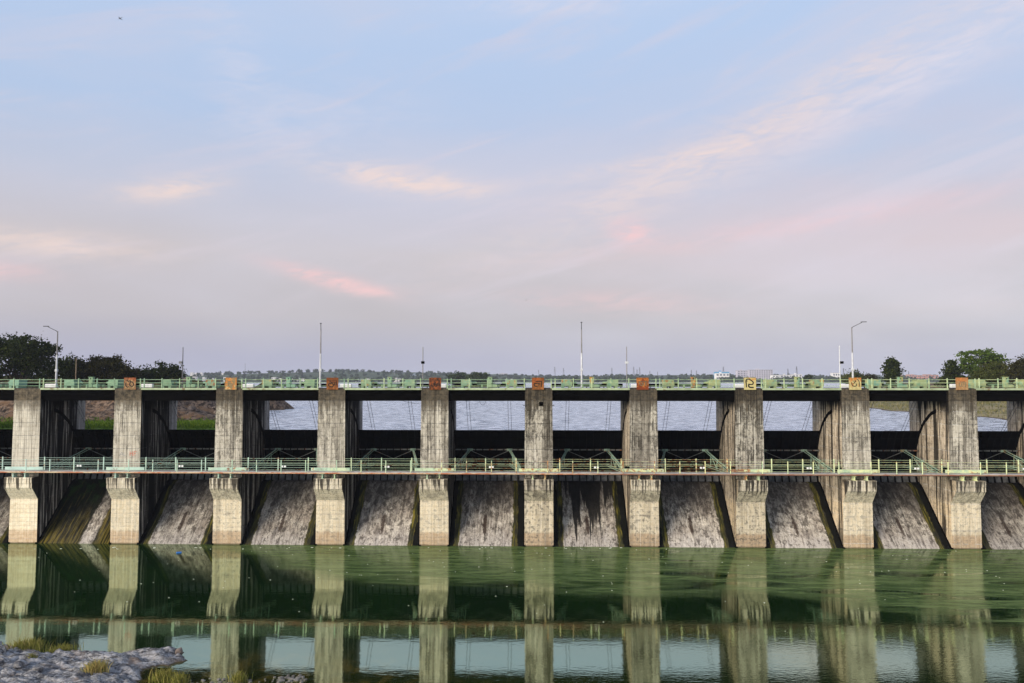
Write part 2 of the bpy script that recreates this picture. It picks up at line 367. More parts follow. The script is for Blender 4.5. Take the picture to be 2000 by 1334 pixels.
def slope_mat():
    """worn spillway face. Object colour: r moss on the left, g dark runs from the top, b tone"""
    m, k = newmat('spillway_concrete')
    g = k.n('ShaderNodeNewGeometry'); P = g.outputs['Position']
    oi = k.n('ShaderNodeObjectInfo'); oc = k.sep(oi.outputs['Color'])
    O = k.n('ShaderNodeTexCoord').outputs['Object']
    u, y, z = k.sep(O)
    rg = k.noise(k.vmul(P, (1.0, .55, .55)), 1.0, 6, .7, .2)
    rg2 = k.noise(k.vmul(P, (3.2, .5, .5)), 1.0, 6, .65, .3)
    mo = k.noise(k.vmul(P, (1.0, .8, .8)), 1.3, 9, .72, .5); mo2 = k.noise(P, 4.5, 8, .72, .4); fi = k.noise(P, 16, 5, .7)
    big = k.noise(k.vadd(P, (9, 2, 5)), .33, 4, .6, .4)
    c = k.mix(k.ss(mo, .34, .66), (.23, .20, .168), (.59, .54, .455))
    c = k.mix(k.mul(k.ss(big, .42, .62), .5), c, (.25, .205, .165))
    lowl = k.mul(k.ss(k.add(z, k.mul(mo, 1.6)), 2.6, .8), .6)
    c = k.mix(lowl, c, (.48, .44, .40))
    vs_ = k.noise(k.vmul(P, (5.0, .4, .4)), 1.0, 6, .65, .2)
    c = k.mix(k.mul(k.ss(vs_, .52, .60), .5), c, (.055, .046, .04))
    c = k.mix(k.mul(k.ss(vs_, .46, .38), .3), c, (.60, .56, .52))
    md = k.noise(k.vmul(P, (1.5, .8, .8)), 1.3, 9, .78, .15)
    c = k.mix(k.mul(k.ss(k.add(md, k.mul(z, .012)), .52, .60), .8), c, (.055, .046, .038))
    c = k.mix(k.mul(k.ss(mo2, .52, .62), .6), c, (.08, .068, .062))
    c = k.mix(k.mul(k.ss(fi, .58, .66), .3), c, (.06, .052, .048))
    cl_ = k.m('FRACT', k.m('DIVIDE', k.add(z, k.mul(mo, .4)), .85))
    c = k.mix(k.mul(k.mul(k.ss(k.m('ABSOLUTE', k.sub(cl_, .5)), .45, .49), k.ss(md, .45, .55)), .5), c, (.06, .05, .045))
    # pale runs
    c = k.mix(k.mul(k.ss(rg2, .58, .72), .5), c, (.56, .53, .50))
    # dark upper runs
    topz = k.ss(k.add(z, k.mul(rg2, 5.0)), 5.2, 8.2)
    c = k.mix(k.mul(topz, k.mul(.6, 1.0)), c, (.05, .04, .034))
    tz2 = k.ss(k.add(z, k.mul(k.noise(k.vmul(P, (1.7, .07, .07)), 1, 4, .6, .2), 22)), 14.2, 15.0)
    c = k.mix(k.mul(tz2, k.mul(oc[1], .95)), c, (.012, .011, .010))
    # brown weep stain in the middle
    du = k.m('DIVIDE', k.add(k.add(u, .32), k.mul(k.sub(mo2, .5), .7)), .22); dz = k.m('DIVIDE', k.add(k.sub(z, 2.1), k.mul(k.sub(rg2, .5), 1.2)), 1.0)
    dz = k.mul(dz, dz)
    weep = k.ss(k.add(k.mul(du, du), k.mul(dz, dz)), 1.4, .4)
    c = k.mix(k.mul(weep, .85), c, (.032, .019, .014))
    # edge bands: moss then black slime
    ue = k.add(k.m('ABSOLUTE', k.add(u, .12)), k.mul(k.sub(rg, .5), .9))
    mossn = k.ss(rg2, .35, .62)
    mcol = k.mix(k.ss(k.noise(k.vmul(P, (5, .5, .5)), 1, 5), .4, .65), (.020, .024, .005), (.16, .135, .020))
    c = k.mix(k.mul(k.ss(ue, 3.0, 3.14), .96), c, k.mix(mossn, (.012, .012, .008), mcol))
    c = k.mix(k.ss(ue, 3.62, 3.74), c, (.007, .007, .006))
    # a bay that leaks is green nearly all over
    wet = k.mul(oc[0], k.sub(1.0, k.mul(k.ss(k.add(u, k.mul(k.sub(rg, .5), .8)), .55, .75), k.ss(k.add(u, k.mul(k.sub(mo, .5), 1.1)), 2.25, 1.95))))
    wc = k.mix(k.ss(k.add(k.noise(k.vmul(P, (3.5, .25, .25)), 1, 6, .65, .2), k.mul(z, -.03)), .40, .62), (.006, .007, .004), (.13, .10, .020))
    wc = k.mix(k.mul(k.ss(z, 3.4, 5.2), k.ss(mo, .45, .6)), wc, (.012, .034, .006))
    c = k.mix(wet, c, wc)
    c = k.mix(1.0, c, k.comb(oc[2], oc[2], oc[2]), 'MULTIPLY')
    h = k.add(k.mul(mo2, 1.0), k.add(k.mul(fi, .4), k.mul(rg2, .8)))
    k.out(k.principled(c, .88, .05, k.bump(h, .8, .07)))
    return m

def paint_mat(nm, c1, c2, c3):
    """green railing paint with rust. Object colour: r yellow shift, g rust, b blue shift"""
    m, k = newmat(nm)
    P = k.n('ShaderNodeNewGeometry').outputs['Position']
    oc = k.sep(k.n('ShaderNodeObjectInfo').outputs['Color'])
    n = k.noise(P, 1.7, 6, .65, .4); n2 = k.noise(k.vmul(P, (2.2, 2.2, 3.0)), 1.0, 7, .7, .3)
    c = k.mix(k.ss(n, .35, .65), c1, c2)
    c = k.mix(oc[2], c, c3)
    c = k.mix(k.mul(oc[0], k.ss(n, .3, .6)), c, (.72, .72, .36))
    r = k.ss(k.add(n2, k.mul(k.sub(oc[1], .5), .4)), .54, .60)
    c = k.mix(k.mul(r, .9), c, k.mix(k.ss(n, .4, .6), (.20, .06, .03), (.46, .20, .07)))
    k.out(k.principled(c, .6, .3, k.bump(n2, .2, .02))); return m

def housing_mat():
    m, k = newmat('hoist_paint')
    P = k.n('ShaderNodeNewGeometry').outputs['Position']
    oc = k.sep(k.n('ShaderNodeObjectInfo').outputs['Color'])
    z = k.sep(P)[2]
    n = k.noise(P, 1.3, 6, .65, .4); n2 = k.noise(k.vmul(P, (1.4, 1.4, 1.0)), 1.6, 7, .7, .4)
    c = k.mix(k.ss(n, .35, .65), (.14, .25, .14), (.22, .35, .20))
    c = k.mix(oc[2], c, (.20, .40, .32))
    c = k.mix(k.mul(oc[0], k.ss(n, .35, .55)), c, (.38, .37, .14))
    r = k.ss(k.add(k.add(n2, k.mul(k.sub(z, 18.6), .08)), k.mul(k.sub(oc[1], .5), .34)), .56, .66)
    c = k.mix(k.mul(r, .9), c, k.mix(k.ss(n, .4, .6), (.25, .075, .02), (.50, .25, .06)))
    k.out(k.principled(c, .6, .3, k.bump(n2, .2, .02))); return m

def walkdeck_mat():
    m, k = newmat('walkway_edge_steel')
    P = k.n('ShaderNodeNewGeometry').outputs['Position']; x = k.sep(P)[0]
    n = k.noise(k.vmul(P, (1.0, 1, 3)), 1.3, 7, .7, .3); n2 = k.noise(k.vmul(P, (.25, 1, 1)), 1, 4)
    c = k.mix(k.ss(n, .40, .60), (.50, .40, .27), (.38, .13, .065))
    c = k.mix(k.mul(k.ss(k.add(x, k.mul(n2, 14)), 8, 18), .7), c, (.15, .065, .05))
    k.out(k.principled(c, .8, .2, k.bump(n, .3, .02))); return m

def river_mat():
    m, k = newmat('river_water')
    P = k.n('ShaderNodeNewGeometry').outputs['Position']; x, y, z = k.sep(P)
    # drifting algae film: near the dam, thicker to the right
    warp = k.noise(k.vmul(P, (.035, .10, 0)), 1, 5, .6, .5)
    sw = k.noise(k.vmul(P, (.09, .42, 0)), 1, 8, .68, 1.4)
    sw2 = k.noise(k.vmul(P, (.22, 1.3, 0)), 1, 8, .7, 1.0)
    edge = k.add(k.add(k.mul(k.ss(x, -46, -8), -16.0), k.mul(k.ss(x, 8, 40), -7.0)), k.mul(k.sub(warp, .5), -22.0))
    film = k.ss(k.sub(y, edge), -3.5, 1.0)             # 1 near the dam
    film = k.mul(film, k.ss(k.add(sw, k.mul(k.ss(x, 14, 4), .25)), .36, .52))
    film = k.mul(film, k.ss(x, -52, -24, .25, 1.0))
    flecks = k.ss(k.noise(k.vmul(P, (1.6, 3.5, 0)), 1.6, 3, .5), .735, .76)
    filmc = k.mix(k.ss(sw2, .36, .64), (.035, .068, .016), (.14, .19, .065))
    swl = k.ss(k.m('ABSOLUTE', k.sub(sw, .5)), .0, .05)
    filmc = k.mix(k.mul(k.sub(1.0, swl), .15), filmc, (.13, .18, .07))
    filmc = k.mix(k.mul(flecks, .7), filmc, (.34, .38, .22))
    deepc = k.mix(k.ss(k.noise(k.vmul(P, (.05, .05, 0)), 1, 3), .4, .6), (.003, .017, .0018), (.006, .026, .003))
    shal = k.mul(k.ss(k.sub(y, k.add(k.mul(x, .10), k.mul(warp, 7.0))), -33.5, -38.5), k.ss(x, 12, -12))
    bed = k.noise(P, .9, 5, .6, .5)
    deepc = k.mix(k.mul(shal, .9), deepc, k.mix(k.ss(bed, .42, .64), (.022, .026, .004), (.17, .12, .022)))
    olive = k.mul(k.ss(k.sub(y, k.mul(k.sub(warp, .5), 8)), -22, -36), k.ss(x, -36, 6))
    deepc = k.mix(k.mul(olive, .8), deepc, (.017, .030, .004))
    h1 = k.noise(k.vmul(P, (.55, 1.7, 0)), 1, 3, .5, .2); h2 = k.noise(k.vmul(P, (2.4, 5.0, 0)), 1, 3, .5)
    gust = k.mul(k.ss(x, -8, 26), k.ss(y, -20, -30))
    hh = k.add(k.mul(h1, .35), k.mul(h2, k.add(.16, k.mul(gust, .35))))
    bmp = k.bump(hh, .16, .055)
    fr = k.n('ShaderNodeFresnel'); fr.inputs[0].default_value = 5.0; k.put(fr.inputs[1], bmp)
    gl = k.n('ShaderNodeBsdfGlossy'); k.put(gl.inputs[0], (.86, .98, .76)); k.put(gl.inputs[1], k.add(.035, k.mul(film, .11))); k.put(gl.inputs['Normal'], bmp)
    df = k.n('ShaderNodeBsdfDiffuse'); k.put(df.inputs[0], k.mix(film, deepc, filmc)); k.put(df.inputs['Normal'], bmp)
    ms = k.n('ShaderNodeMixShader'); k.put(ms.inputs[0], k.mul(k.m('MULTIPLY', fr.outputs[0], 1.22, clamp=True), k.sub(1.0, k.mul(film, .55))))
    k.put(ms.inputs[1], df.outputs[0]); k.put(ms.inputs[2], gl.outputs[0]); k.out(ms.outputs[0]); return m

def reservoir_mat():
    m, k = newmat('reservoir_water')
    P = k.n('ShaderNodeNewGeometry').outputs['Position']; x, y, z = k.sep(P)
    h1 = k.noise(k.vmul(P, (.35, .6, 0)), 1, 5, .62, .3); h2 = k.noise(k.vmul(P, (.9, 2.2, 0)), 1, 5, .65, .2)
    h3 = k.noise(k.vmul(P, (.45, 1.5, 0)), 1, 6, .7, .6)
    bmp = k.bump(k.add(k.mul(h1, .5), k.add(k.mul(h2, .35), k.mul(h3, .9))), 1.0, .45)
    patch = k.noise(k.vmul(P, (.02, .05, 0)), 1, 4)
    fr = k.n('ShaderNodeFresnel'); fr.inputs[0].default_value = 2.3; k.put(fr.inputs[1], bmp)
    gl = k.n('ShaderNodeBsdfGlossy'); k.put(gl.inputs[0], (.97, .98, 1)); k.put(gl.inputs[1], k.add(.08, k.mul(k.ss(h3, .42, .58), .25))); k.put(gl.inputs['Normal'], bmp)
    df = k.n('ShaderNodeBsdfDiffuse'); k.put(df.inputs[0], k.mix(k.ss(h3, .45, .56), (.10, .12, .14), (.72, .71, .73)))  # silvery sky sheen and dark ripple gaps painted into the diffuse colour
    ms = k.n('ShaderNodeMixShader'); k.put(ms.inputs[0], k.m('ADD', k.mul(fr.outputs[0], .7), .3, clamp=True)); k.put(ms.inputs[1], df.outputs[0]); k.put(ms.inputs[2], gl.outputs[0])
    k.out(ms.outputs[0]); return m

def leaf_mat(name, c1, c2, c3):
    m, k = newmat(name)
    g = k.n('ShaderNodeNewGeometry'); r = g.outputs['Random Per Island']; P = g.outputs['Position']
    c = k.ramp(r, [(0, c1), (.55, c2), (1, c3)])
    c = k.mix(k.mul(k.ss(k.noise(P, .5, 3), .4, .65), .5), c, c2)
    df = k.n('ShaderNodeBsdfDiffuse'); k.put(df.inputs[0], c)
    tr = k.n('ShaderNodeBsdfTranslucent'); k.put(tr.inputs[0], c)
    ms = k.n('ShaderNodeMixShader'); ms.inputs[0].default_value = .25; k.put(ms.inputs[1], df.outputs[0]); k.put(ms.inputs[2], tr.outputs[0])
    k.out(ms.outputs[0]); return m

def bank_mat(name, dry):
    m, k = newmat(name)
    g = k.n('ShaderNodeNewGeometry'); P = g.outputs['Position']; x, y, z = k.sep(P)
    n = k.noise(P, .35, 8, .7, .4); n2 = k.noise(P, 1.6, 8, .7, .3); nz = k.sep(g.outputs['Normal'])[2]
    rock = k.mix(k.ss(n2, .4, .62), (.025, .019, .015), (.22, .155, .11))  # darkest tone paints in the shadows among the rocks
    c = k.mix(k.ss(n, .47, .62), rock, (.17, .10, .055))
    grass = k.mix(k.ss(n2, .35, .65), (.05, .11, .012), (.17, .26, .03))
    if dry: grass = k.mix(k.ss(n, .36, .56), (.11, .12, .045), (.25, .21, .12))
    lowg = k.ss(k.add(z, k.mul(n, .8)), 13.1 if not dry else 16.5, 12.75 if not dry else 15.2)
    if not dry: lowg = k.mul(lowg, k.ss(k.add(y, k.mul(n2, 4)), 35, 31))
    c = k.mix(lowg, c, grass)
    shore = k.ss(z, 12.08, 11.98); c = k.mix(shore, c, (.10, .075, .05))
    c = k.mix(k.ss(z, 16.2, 17.5), c, k.mix(k.ss(n2, .4, .6), (.03, .045, .012), (.12, .095, .04)))
    k.out(k.principled(c, .95, .1, k.bump(n2, .8, .25))); return m

def rock_mat():
    m, k = newmat('slate_rock')
    g = k.n('ShaderNodeNewGeometry'); P = g.outputs['Position']; z = k.sep(P)[2]
    n = k.noise(k.vmul(P, (.6, 1.6, 1.5)), 1, 8, .7, .6); n2 = k.noise(k.vmul(P, (1.1, 3.2, 2.4)), 1, 9, .75, .8)
    v = k.vor(k.vmul(P, (1.6, 3.4, 2)), 1.6, 'DISTANCE_TO_EDGE')
    c = k.mix(k.ss(n, .35, .65), (.185, .18, .172), (.45, .43, .41))
    c = k.mix(k.mul(k.ss(n2, .5, .62), .7), c, (.46, .45, .46))
    c = k.mix(k.mul(k.ss(n2, .50, .42), .9), c, (.028, .027, .030))
    c = k.mix(k.mul(k.ss(k.noise(P, .8, 5, .6, .4), .50, .60), .55), c, (.06, .055, .058))
    c = k.mix(k.mul(k.ss(v, .06, .0), .6), c, (.03, .03, .035))
    c = k.mix(k.mul(k.ss(k.noise(P, .6, 5), .56, .66), .55), c, (.20, .13, .08))
    c = k.mix(k.ss(z, .10, .02), c, (.07, .05, .02))
    k.out(k.principled(c, .8, .3, k.bump(k.add(n2, k.mul(v, .8)), .9, .12))); return m

def sign_mat(name, base, rust, dark, amt):
    m, k = newmat(name)
    P = k.n('ShaderNodeNewGeometry').outputs['Position']; O = k.n('ShaderNodeTexCoord').outputs['Object']; z = k.sep(O)[2]
    n = k.noise(P, 2.1, 6, .66, .8); n2 = k.noise(k.vadd(P, (4, 9, 2)), 3.4, 7, .7, .6)
    c = k.mix(k.ss(k.add(n, k.mul(z, .12)), .60 - .25 * amt, .72 - .25 * amt), base, rust)
    c = k.mix(k.mul(k.ss(n2, .45, .51), .95 * amt), c, dark)
    k.out(k.principled(c, .75, .2, k.bump(n2, .3, .02))); return m

M = {}
M['concrete'] = concrete_mat(); M['slope'] = slope_mat(); M['paint'] = paint_mat('green_paint', (.32, .47, .33), (.48, .64, .46), (.47, .64, .58)); M['paint2'] = paint_mat('deck_railing_paint', (.15, .26, .16), (.23, .36, .23), (.20, .35, .30)); M['housing'] = housing_mat(); M['walkedge'] = walkdeck_mat()
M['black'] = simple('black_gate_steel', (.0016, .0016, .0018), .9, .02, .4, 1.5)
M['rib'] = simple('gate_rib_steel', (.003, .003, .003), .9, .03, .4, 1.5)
M['near_black'] = simple('near_black_shade', (.002, .0018, .0016), .95, .01, .5, 1.2)  # near black: grime plus the shade under the deck, put into the colour
M['flange'] = simple('gate_flange_steel', (.10, .105, .10), .6, .3, .5, 1.4, .25)
M['panel'] = simple('dusty_gate_plate', (.12, .12, .12), .9, .05, .45, 1.6, .0)
M['arm'] = simple('gate_arm_paint', (.22, .33, .26), .6, .3, .35, 1.5, .35, (.30, .20, .09))
M['deckedge'] = simple('deck_edge_paint', (.34, .40, .26), .7, .2, .25, .8, .22, (.18, .12, .06))
M['decktop'] = simple('deck_concrete', (.06, .055, .048), .9, .1, .3, .8)
M['grating'] = simple('walkway_plate', (.48, .46, .42), .8, .2, .3, 1.0, .15)
M['white'] = simple('white_paint', (.76, .76, .76), .6, .3, .08, 2.0)
M['galv'] = simple('galvanised_steel', (.52, .53, .55), .5, .4, .15, 2.0)
M['mastdark'] = simple('dark_mast_steel', (.10, .10, .11), .5, .4, .3, 2.0)
M['midgrey'] = simple('dull_steel', (.20, .19, .19), .6, .3, .2, 2.0)
M['lampgrey'] = simple('lamp_housing', (.12, .12, .13), .5, .4, .2, 2.0)
M['wood'] = simple('weathered_pole', (.22, .17, .12), .9, .1, .3, 2.0)
M['rope'] = simple('hoist_rope_wire', (.045, .045, .05), .6, .3, .3, 2.0)
M['letter'] = simple('black_letter_paint', (.012, .011, .010), .7, .2, .3, 4.0)
M['letter_faded'] = simple('faded_letter_paint', (.14, .13, .085), .8, .1, .4, 4.0)
M['letter_red'] = simple('red_letter_paint', (.50, .17, .12), .8, .1, .2, 4.0)
M['letter_grey'] = simple('grey_letter_paint', (.22, .23, .25), .8, .1, .2, 4.0)
M['bark'] = simple('tree_bark', (.055, .042, .032), .95, .1, .3, 2.0)
M['palebark'] = simple('pale_bark', (.26, .22, .18), .95, .1, .3, 2.0)
M['rock'] = rock_mat()
M['boulder'] = simple('brown_boulder', (.14, .11, .09), .95, .1, .5, .9)
M['pebble'] = simple('grey_pebble', (.16, .145, .125), .85, .2, .35, 1.3)
M['river'] = river_mat(); M['reservoir'] = reservoir_mat()
M['bankL'] = bank_mat('left_bank_soil', False); M['bankR'] = bank_mat('right_bank_soil', True)
M['leaf_dark'] = leaf_mat('dark_foliage', (.013, .020, .007), (.028, .040, .012), (.058, .070, .018))
M['leaf_brown'] = leaf_mat('brown_foliage', (.016, .015, .007), (.038, .036, .014), (.068, .068, .022))
M['leaf_green'] = leaf_mat('green_foliage', (.03, .055, .012), (.07, .115, .02), (.13, .17, .03))
M['leaf_mid'] = leaf_mat('mid_foliage', (.03, .04, .01), (.06, .072, .02), (.11, .115, .035))
M['leaf_far'] = leaf_mat('far_foliage', (.020, .034, .014), (.035, .055, .02), (.06, .08, .03))
M['grass'] = leaf_mat('bank_grass_blades', (.05, .09, .012), (.11, .18, .022), (.19, .25, .04))
M['dryb'] = leaf_mat('dry_bank_blades', (.10, .11, .04), (.19, .175, .08), (.28, .235, .13))
M['dryg'] = leaf_mat('dry_grass_blades', (.30, .22, .08), (.42, .34, .13), (.30, .33, .07))
M['greeng'] = leaf_mat('tuft_blades', (.15, .17, .03), (.27, .26, .06), (.40, .33, .13))
M['farland'] = simple('far_land', (.055, .075, .035), .95, .1, .4, .01, bump=.0)

# ------------------------------------------------------------------ setting: waters and land
def sheet(name, x0, x1, y0, y1, z, mat, nx=1, ny=1):
    mb = MB()
    for j in range(ny + 1):
        for i in range(nx + 1): mb.v.append((x0 + (x1 - x0) * i / nx, y0 + (y1 - y0) * j / ny, z))
    for j in range(ny):
        for i in range(nx):
            a = j * (nx + 1) + i; mb.f.append((a, a + 1, a + nx + 2, a + nx + 1))
    return tag(mb.build(name, mat), kind='structure')
sheet('river_water', -400, 400, -420, 4.0, 0.0, M['river'])
RES = 11.9
sheet('reservoir_water', -3500, 3500, 7.05, 2300, RES, M['reservoir'])
sheet('river_bed', -9000, 9000, -1500, 12000, -4.6, simple('river_bed_mud', (.05, .05, .03), .95, .1, .3, .2))

# pier rows
NP = list(range(-1, 11)); PX = {i: .68 + 12.0 * (i - 5) for i in NP}
W0, W1 = 1.57, 1.67          # half widths at the deck and at the water
ZT = 17.97
SIGN = {-1: 'pier out past the left edge', 0: 'leftmost pier without a sign', 1: 'pier under the orange sign with a ringed letter', 2: 'pier under the mottled orange sign without readable letter',
        3: 'pier under the deep orange sign left of the middle', 4: 'pier under the dark orange sign with crowded strokes', 5: 'pier under the orange sign nearest the middle',
        6: 'pier under the red sign with faded letter', 7: 'pier under the cream sign with bold looped letter', 8: 'pier under the cream sign behind the tall curved lamp post',
        9: 'pier under the tan sign, last full pier on the right', 10: 'pier cut off by the right edge'}
# ------------------------------------------------------------------ piers
def hw(z): return W1 + (W0 - W1) * min(1, max(0, z / ZT))
def lift_mesh(z0, z1, y1=9.3):
    mb = MB(); b = .035; rings = []
    for z, ins in ((z0, b), (z0 + b, 0), (z1 - b, 0), (z1, b)):
        w = hw(z) - ins; y0 = ins; ye = y1 - ins; ch = .5
        rings.append([(-w, y0, z), (w, y0, z), (w, ye - ch, z), (w - ch, ye, z), (-w + ch, ye, z), (-w, ye - ch, z)])
    for r in rings: mb.v += r
    for k in range(3):
        for i in range(6): a = k * 6 + i; c = k * 6 + (i + 1) % 6; mb.f.append((a, c, c + 6, a + 6))
    mb.f.append(tuple(range(5, -1, -1))); mb.f.append(tuple(range(18, 24)))
    return mb.mesh('concrete_lift')
TRY, TRZ, GR = .6, 8.7, 7.1   # gate hinge (Y, Z) and gate radius
lift_zs = [-3.0, -.9, .58, 2.06, 3.55, 5.03, 6.52, 8.0, 9.48, 10.97, 12.45, 13.93, 15.42, 16.6, 17.3, ZT]
pier0 = empty('dam_pier', (0, 0, 0), 0, 'x', 'pier', 'concrete piers of the dam')
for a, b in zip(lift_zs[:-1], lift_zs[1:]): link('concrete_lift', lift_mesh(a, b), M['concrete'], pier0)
def corbel():
    mb = MB(); w = 1.64; b = .04
    # prism: vertical face -1.1, sloping soffit back to the pier
    prof = [(0.05, 5.10), (-.02, 5.14), (-1.06, 6.50), (-1.1, 6.56), (-1.1, 7.68), (-1.06, 7.72), (0.05, 7.72)]
    n = len(prof)
    for x in (-w, w):
        for (y, z) in prof: mb.v.append((x, y, z))
    for i in range(n): j = (i + 1) % n; mb.f.append((i, j, j + n, i + n))
    mb.f.append(tuple(range(n - 1, -1, -1))); mb.f.append(tuple(range(n, 2 * n)))
    mb2 = MB().cbox(-w - .03, w + .03, -1.14, .04, 7.05, 7.725, .03)
    return mb, mb2
c1, c2 = corbel()
cb = c1.build('corbel', M['concrete'], pier0, fix=True); c2.build('corbel_cap', M['concrete'], cb)
for s in (-1, 1):                                             # steel wall plates on which the gate slides
    mb = MB(); N = 18; r0, r1 = GR - .34, GR + .06
    for i in range(N + 1):
        a = R_(-19 + (74 + 19) * i / N)
        jit = .05 * math.sin(i * 2.1)
        for r in (r0 + jit, r1 + jit * .5):
            y, z = TRY + r * math.cos(a), TRZ + r * math.sin(a)
            for dx in (0.0, .05): mb.v.append((s * (hw(z) + dx - .005), y, z))
    for i in range(N):
        o = i * 4
        for q in ((1, 3, 7, 5), (0, 4, 6, 2), (2, 6, 7, 3), (0, 1, 5, 4)): mb.f.append(tuple(o + t for t in q))
    mb.build('wall_plate', M['near_black'], pier0, fix=True)
    MB().box(s * 1.60 - .0, s * 2.05, TRY - .45, TRY + .35, TRZ - .5, TRZ + .35).build('hinge_bracket', M['near_black'], pier0, fix=True)
PCOL = {-1: (1, .6, .3), 0: (1.12, .1, .35), 1: (1.04, .45, .45), 2: (1.0, .75, .2), 3: (1.0, .6, .3), 4: (1.02, .65, .25), 5: (.92, 1.0, .15),
        6: (.92, .9, .35), 7: (.85, 1.0, .35), 8: (1.05, .7, .9), 9: (1.0, .75, 1.0), 10: (1, .6, .5)}
def paint_tree(o, col, only=None):
    if o.type == 'MESH': o.color = tuple(col) + (1,)
    for c in PARTS.get(o.name, []): paint_tree(c, col)
PIER = {}
for i in NP:
    lab = 'streaked concrete ' + SIGN[i]
    if i == NP[0]: p = pier0; p.location = (PX[i], 0, 0); p['label'] = lab
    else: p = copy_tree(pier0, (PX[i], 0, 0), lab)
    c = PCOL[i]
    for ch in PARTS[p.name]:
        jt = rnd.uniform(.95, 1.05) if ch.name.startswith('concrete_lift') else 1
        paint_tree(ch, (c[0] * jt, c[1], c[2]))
    PIER[i] = p
# strokes on a flat face ---------------------------------------------------
def ribbon(strokes, w, th, sx, sz):
    """strokes: lists of (u,v) in 0..1 ; returns MB of raised flat strokes in the XZ plane facing -Y"""
    mb = MB()
    for s in strokes:
        ww = w
        if isinstance(s[0], (int, float)): ww = w * s[0]; s = s[1]
        pts = [Vector(((u - .5) * sx, 0, (v - .5) * sz)) for u, v in s]
        if len(pts) > 2:                          # smooth
            out = []
            for i in range(len(pts) - 1):
                p0 = pts[max(i - 1, 0)]; p1 = pts[i]; p2 = pts[i + 1]; p3 = pts[min(i + 2, len(pts) - 1)]
                for t in (0, .33, .66):
                    out.append(.5 * ((2 * p1) + (p2 - p0) * t + (2 * p0 - 5 * p1 + 4 * p2 - p3) * t * t + (3 * p1 - p0 - 3 * p2 + p3) * t ** 3))
            out.append(pts[-1]); pts = out
        n0 = len(mb.v)
        for i, p in enumerate(pts):
            t = (pts[min(i + 1, len(pts) - 1)] - pts[max(i - 1, 0)]).normalized(); nrm = Vector((-t.z, 0, t.x)) * ww / 2
            if i in (0, len(pts) - 1): nrm *= .8
            for q, yy in ((p + nrm, -th), (p - nrm, -th), (p + nrm, 0), (p - nrm, 0)): mb.v.append((q.x, yy, q.z))
        for i in range(len(pts) - 1):
            a = n0 + i * 4; b = a + 4
            mb.f += [(a, a + 1, b + 1, b), (a, b, b + 2, a + 2), (a + 1, a + 3, b + 3, b + 1)]
    return mb
mk = ribbon([[(.08, .1), (.08, .9)], [(.42, .1), (.42, .9)], [(.08, .5), (.42, .5)], [(.62, .1), (.62, .9)], [(.62, .88), (.95, .88)], [(.62, .5), (.88, .5)]], .09, .006, .85, .62)
link('painted_letters', mk.mesh('painted_letters', fix=True), M['letter_red'], PIER[1], (.78, -.004, gz(888, 0)))
mk = ribbon([[(.05, .1), (.3, .9), (.5, .1)], [(.15, .4), (.42, .4)], [(.6, .1), (.6, .9)], [(.62, .12), (.9, .12)]], .05, .006, .9, .5)
link('painted_letters', mk.mesh('painted_letters', fix=True), M['letter_grey'], PIER[1], (-.4, -.004, gz(889, 0)))
MB().cbox(-.24, .24, -.03, .1, -.24, .24, .02).build('black_hatch', M['near_black'], PIER[5], loc=(.28, 0, gz(789, 0)))
for s in (-1, 1):
    MB().tube([(s * 1.5, -.06, gz(791, 0)), (s * 1.8, -.06, gz(792, 0))], .06).build('bolt', M['mastdark'], PIER[5])

# abutments at both ends, beyond the frame
for s, nm in ((-1, 'left'), (1, 'right')):
    X0 = PX[-1] - 6 if s < 0 else PX[10] + 6
    a = MB().cbox(min(X0, X0 + s * 60), max(X0, X0 + s * 60), 0, 12, -3, 18, .1).build('abutment_wall', M['concrete'])
    a.color = (.9, .6, .3, 1)
    tag(a, 'long concrete abutment wall at the %s end of the dam' % nm, 'wall')

# ------------------------------------------------------------------ bays
BAYS = list(range(-1, 10)); BX = {i: PX[i] + 6 for i in BAYS}
BL = {-1: 'in bay cut by left edge', 0: 'left of ringed letter sign', 1: 'right of ringed letter sign',
      2: 'left of deep orange sign', 3: 'right of deep orange sign', 4: 'left of middle sign',
      5: 'right of middle sign', 6: 'left of looped letter sign', 7: 'right of looped letter sign',
      8: 'left of tan sign', 9: 'in bay cut by right edge'}
# spillway chute: curved face, gritty surface
PROF = [(9.3, 4.2), (8.7, 5.7), (8.1, 6.25), (7.4, 6.42), (6.9, 6.40), (6.4, 6.22), (5.8, 5.72), (5.2, 5.13), (4.6, 4.50), (4.0, 3.88), (3.3, 3.17), (2.6, 2.46), (2.0, 1.88),
        (1.4, 1.30), (.8, .74), (.3, .26), (-.15, -.16), (-1.2, -1.2), (-3, -2.9)]
def chute_mesh(seed):
    mb = MB(); n = 44; rows = []
    for a in range(len(PROF) - 1):
        (y0, z0), (y1, z1) = PROF[a], PROF[a + 1]
        for t in (0, .5): rows.append((y0 + (y1 - y0) * t, z0 + (z1 - z0) * t))
    rows.append(PROF[-1])
    hwid = 4.5
    for y, z in rows:
        for i in range(n + 1):
            u = -hwid + 2 * hwid * i / n
            d = .06 * mnoise.fractal(Vector((u * 1.3 + seed * 17, y * 1.1, seed)), 1.0, 2.0, 4)
            if abs(abs(u) - 3.2) < .15: d += .03
            mb.v.append((u, y - d * .6, z + d * .7))
    for j in range(len(rows) - 1):
        for i in range(n): a = j * (n + 1) + i; mb.f.append((a, a + 1, a + n + 2, a + n + 1))
    return mb.mesh('spillway_face', smooth=True)
CH = {0: (.95, .1, 1.0), 1: (.0, .2, .88), 5: (0, 1.0, .95), 9: (0, .1, .75), -1: (0, .3, .7), 2: (0, .15, .9)}
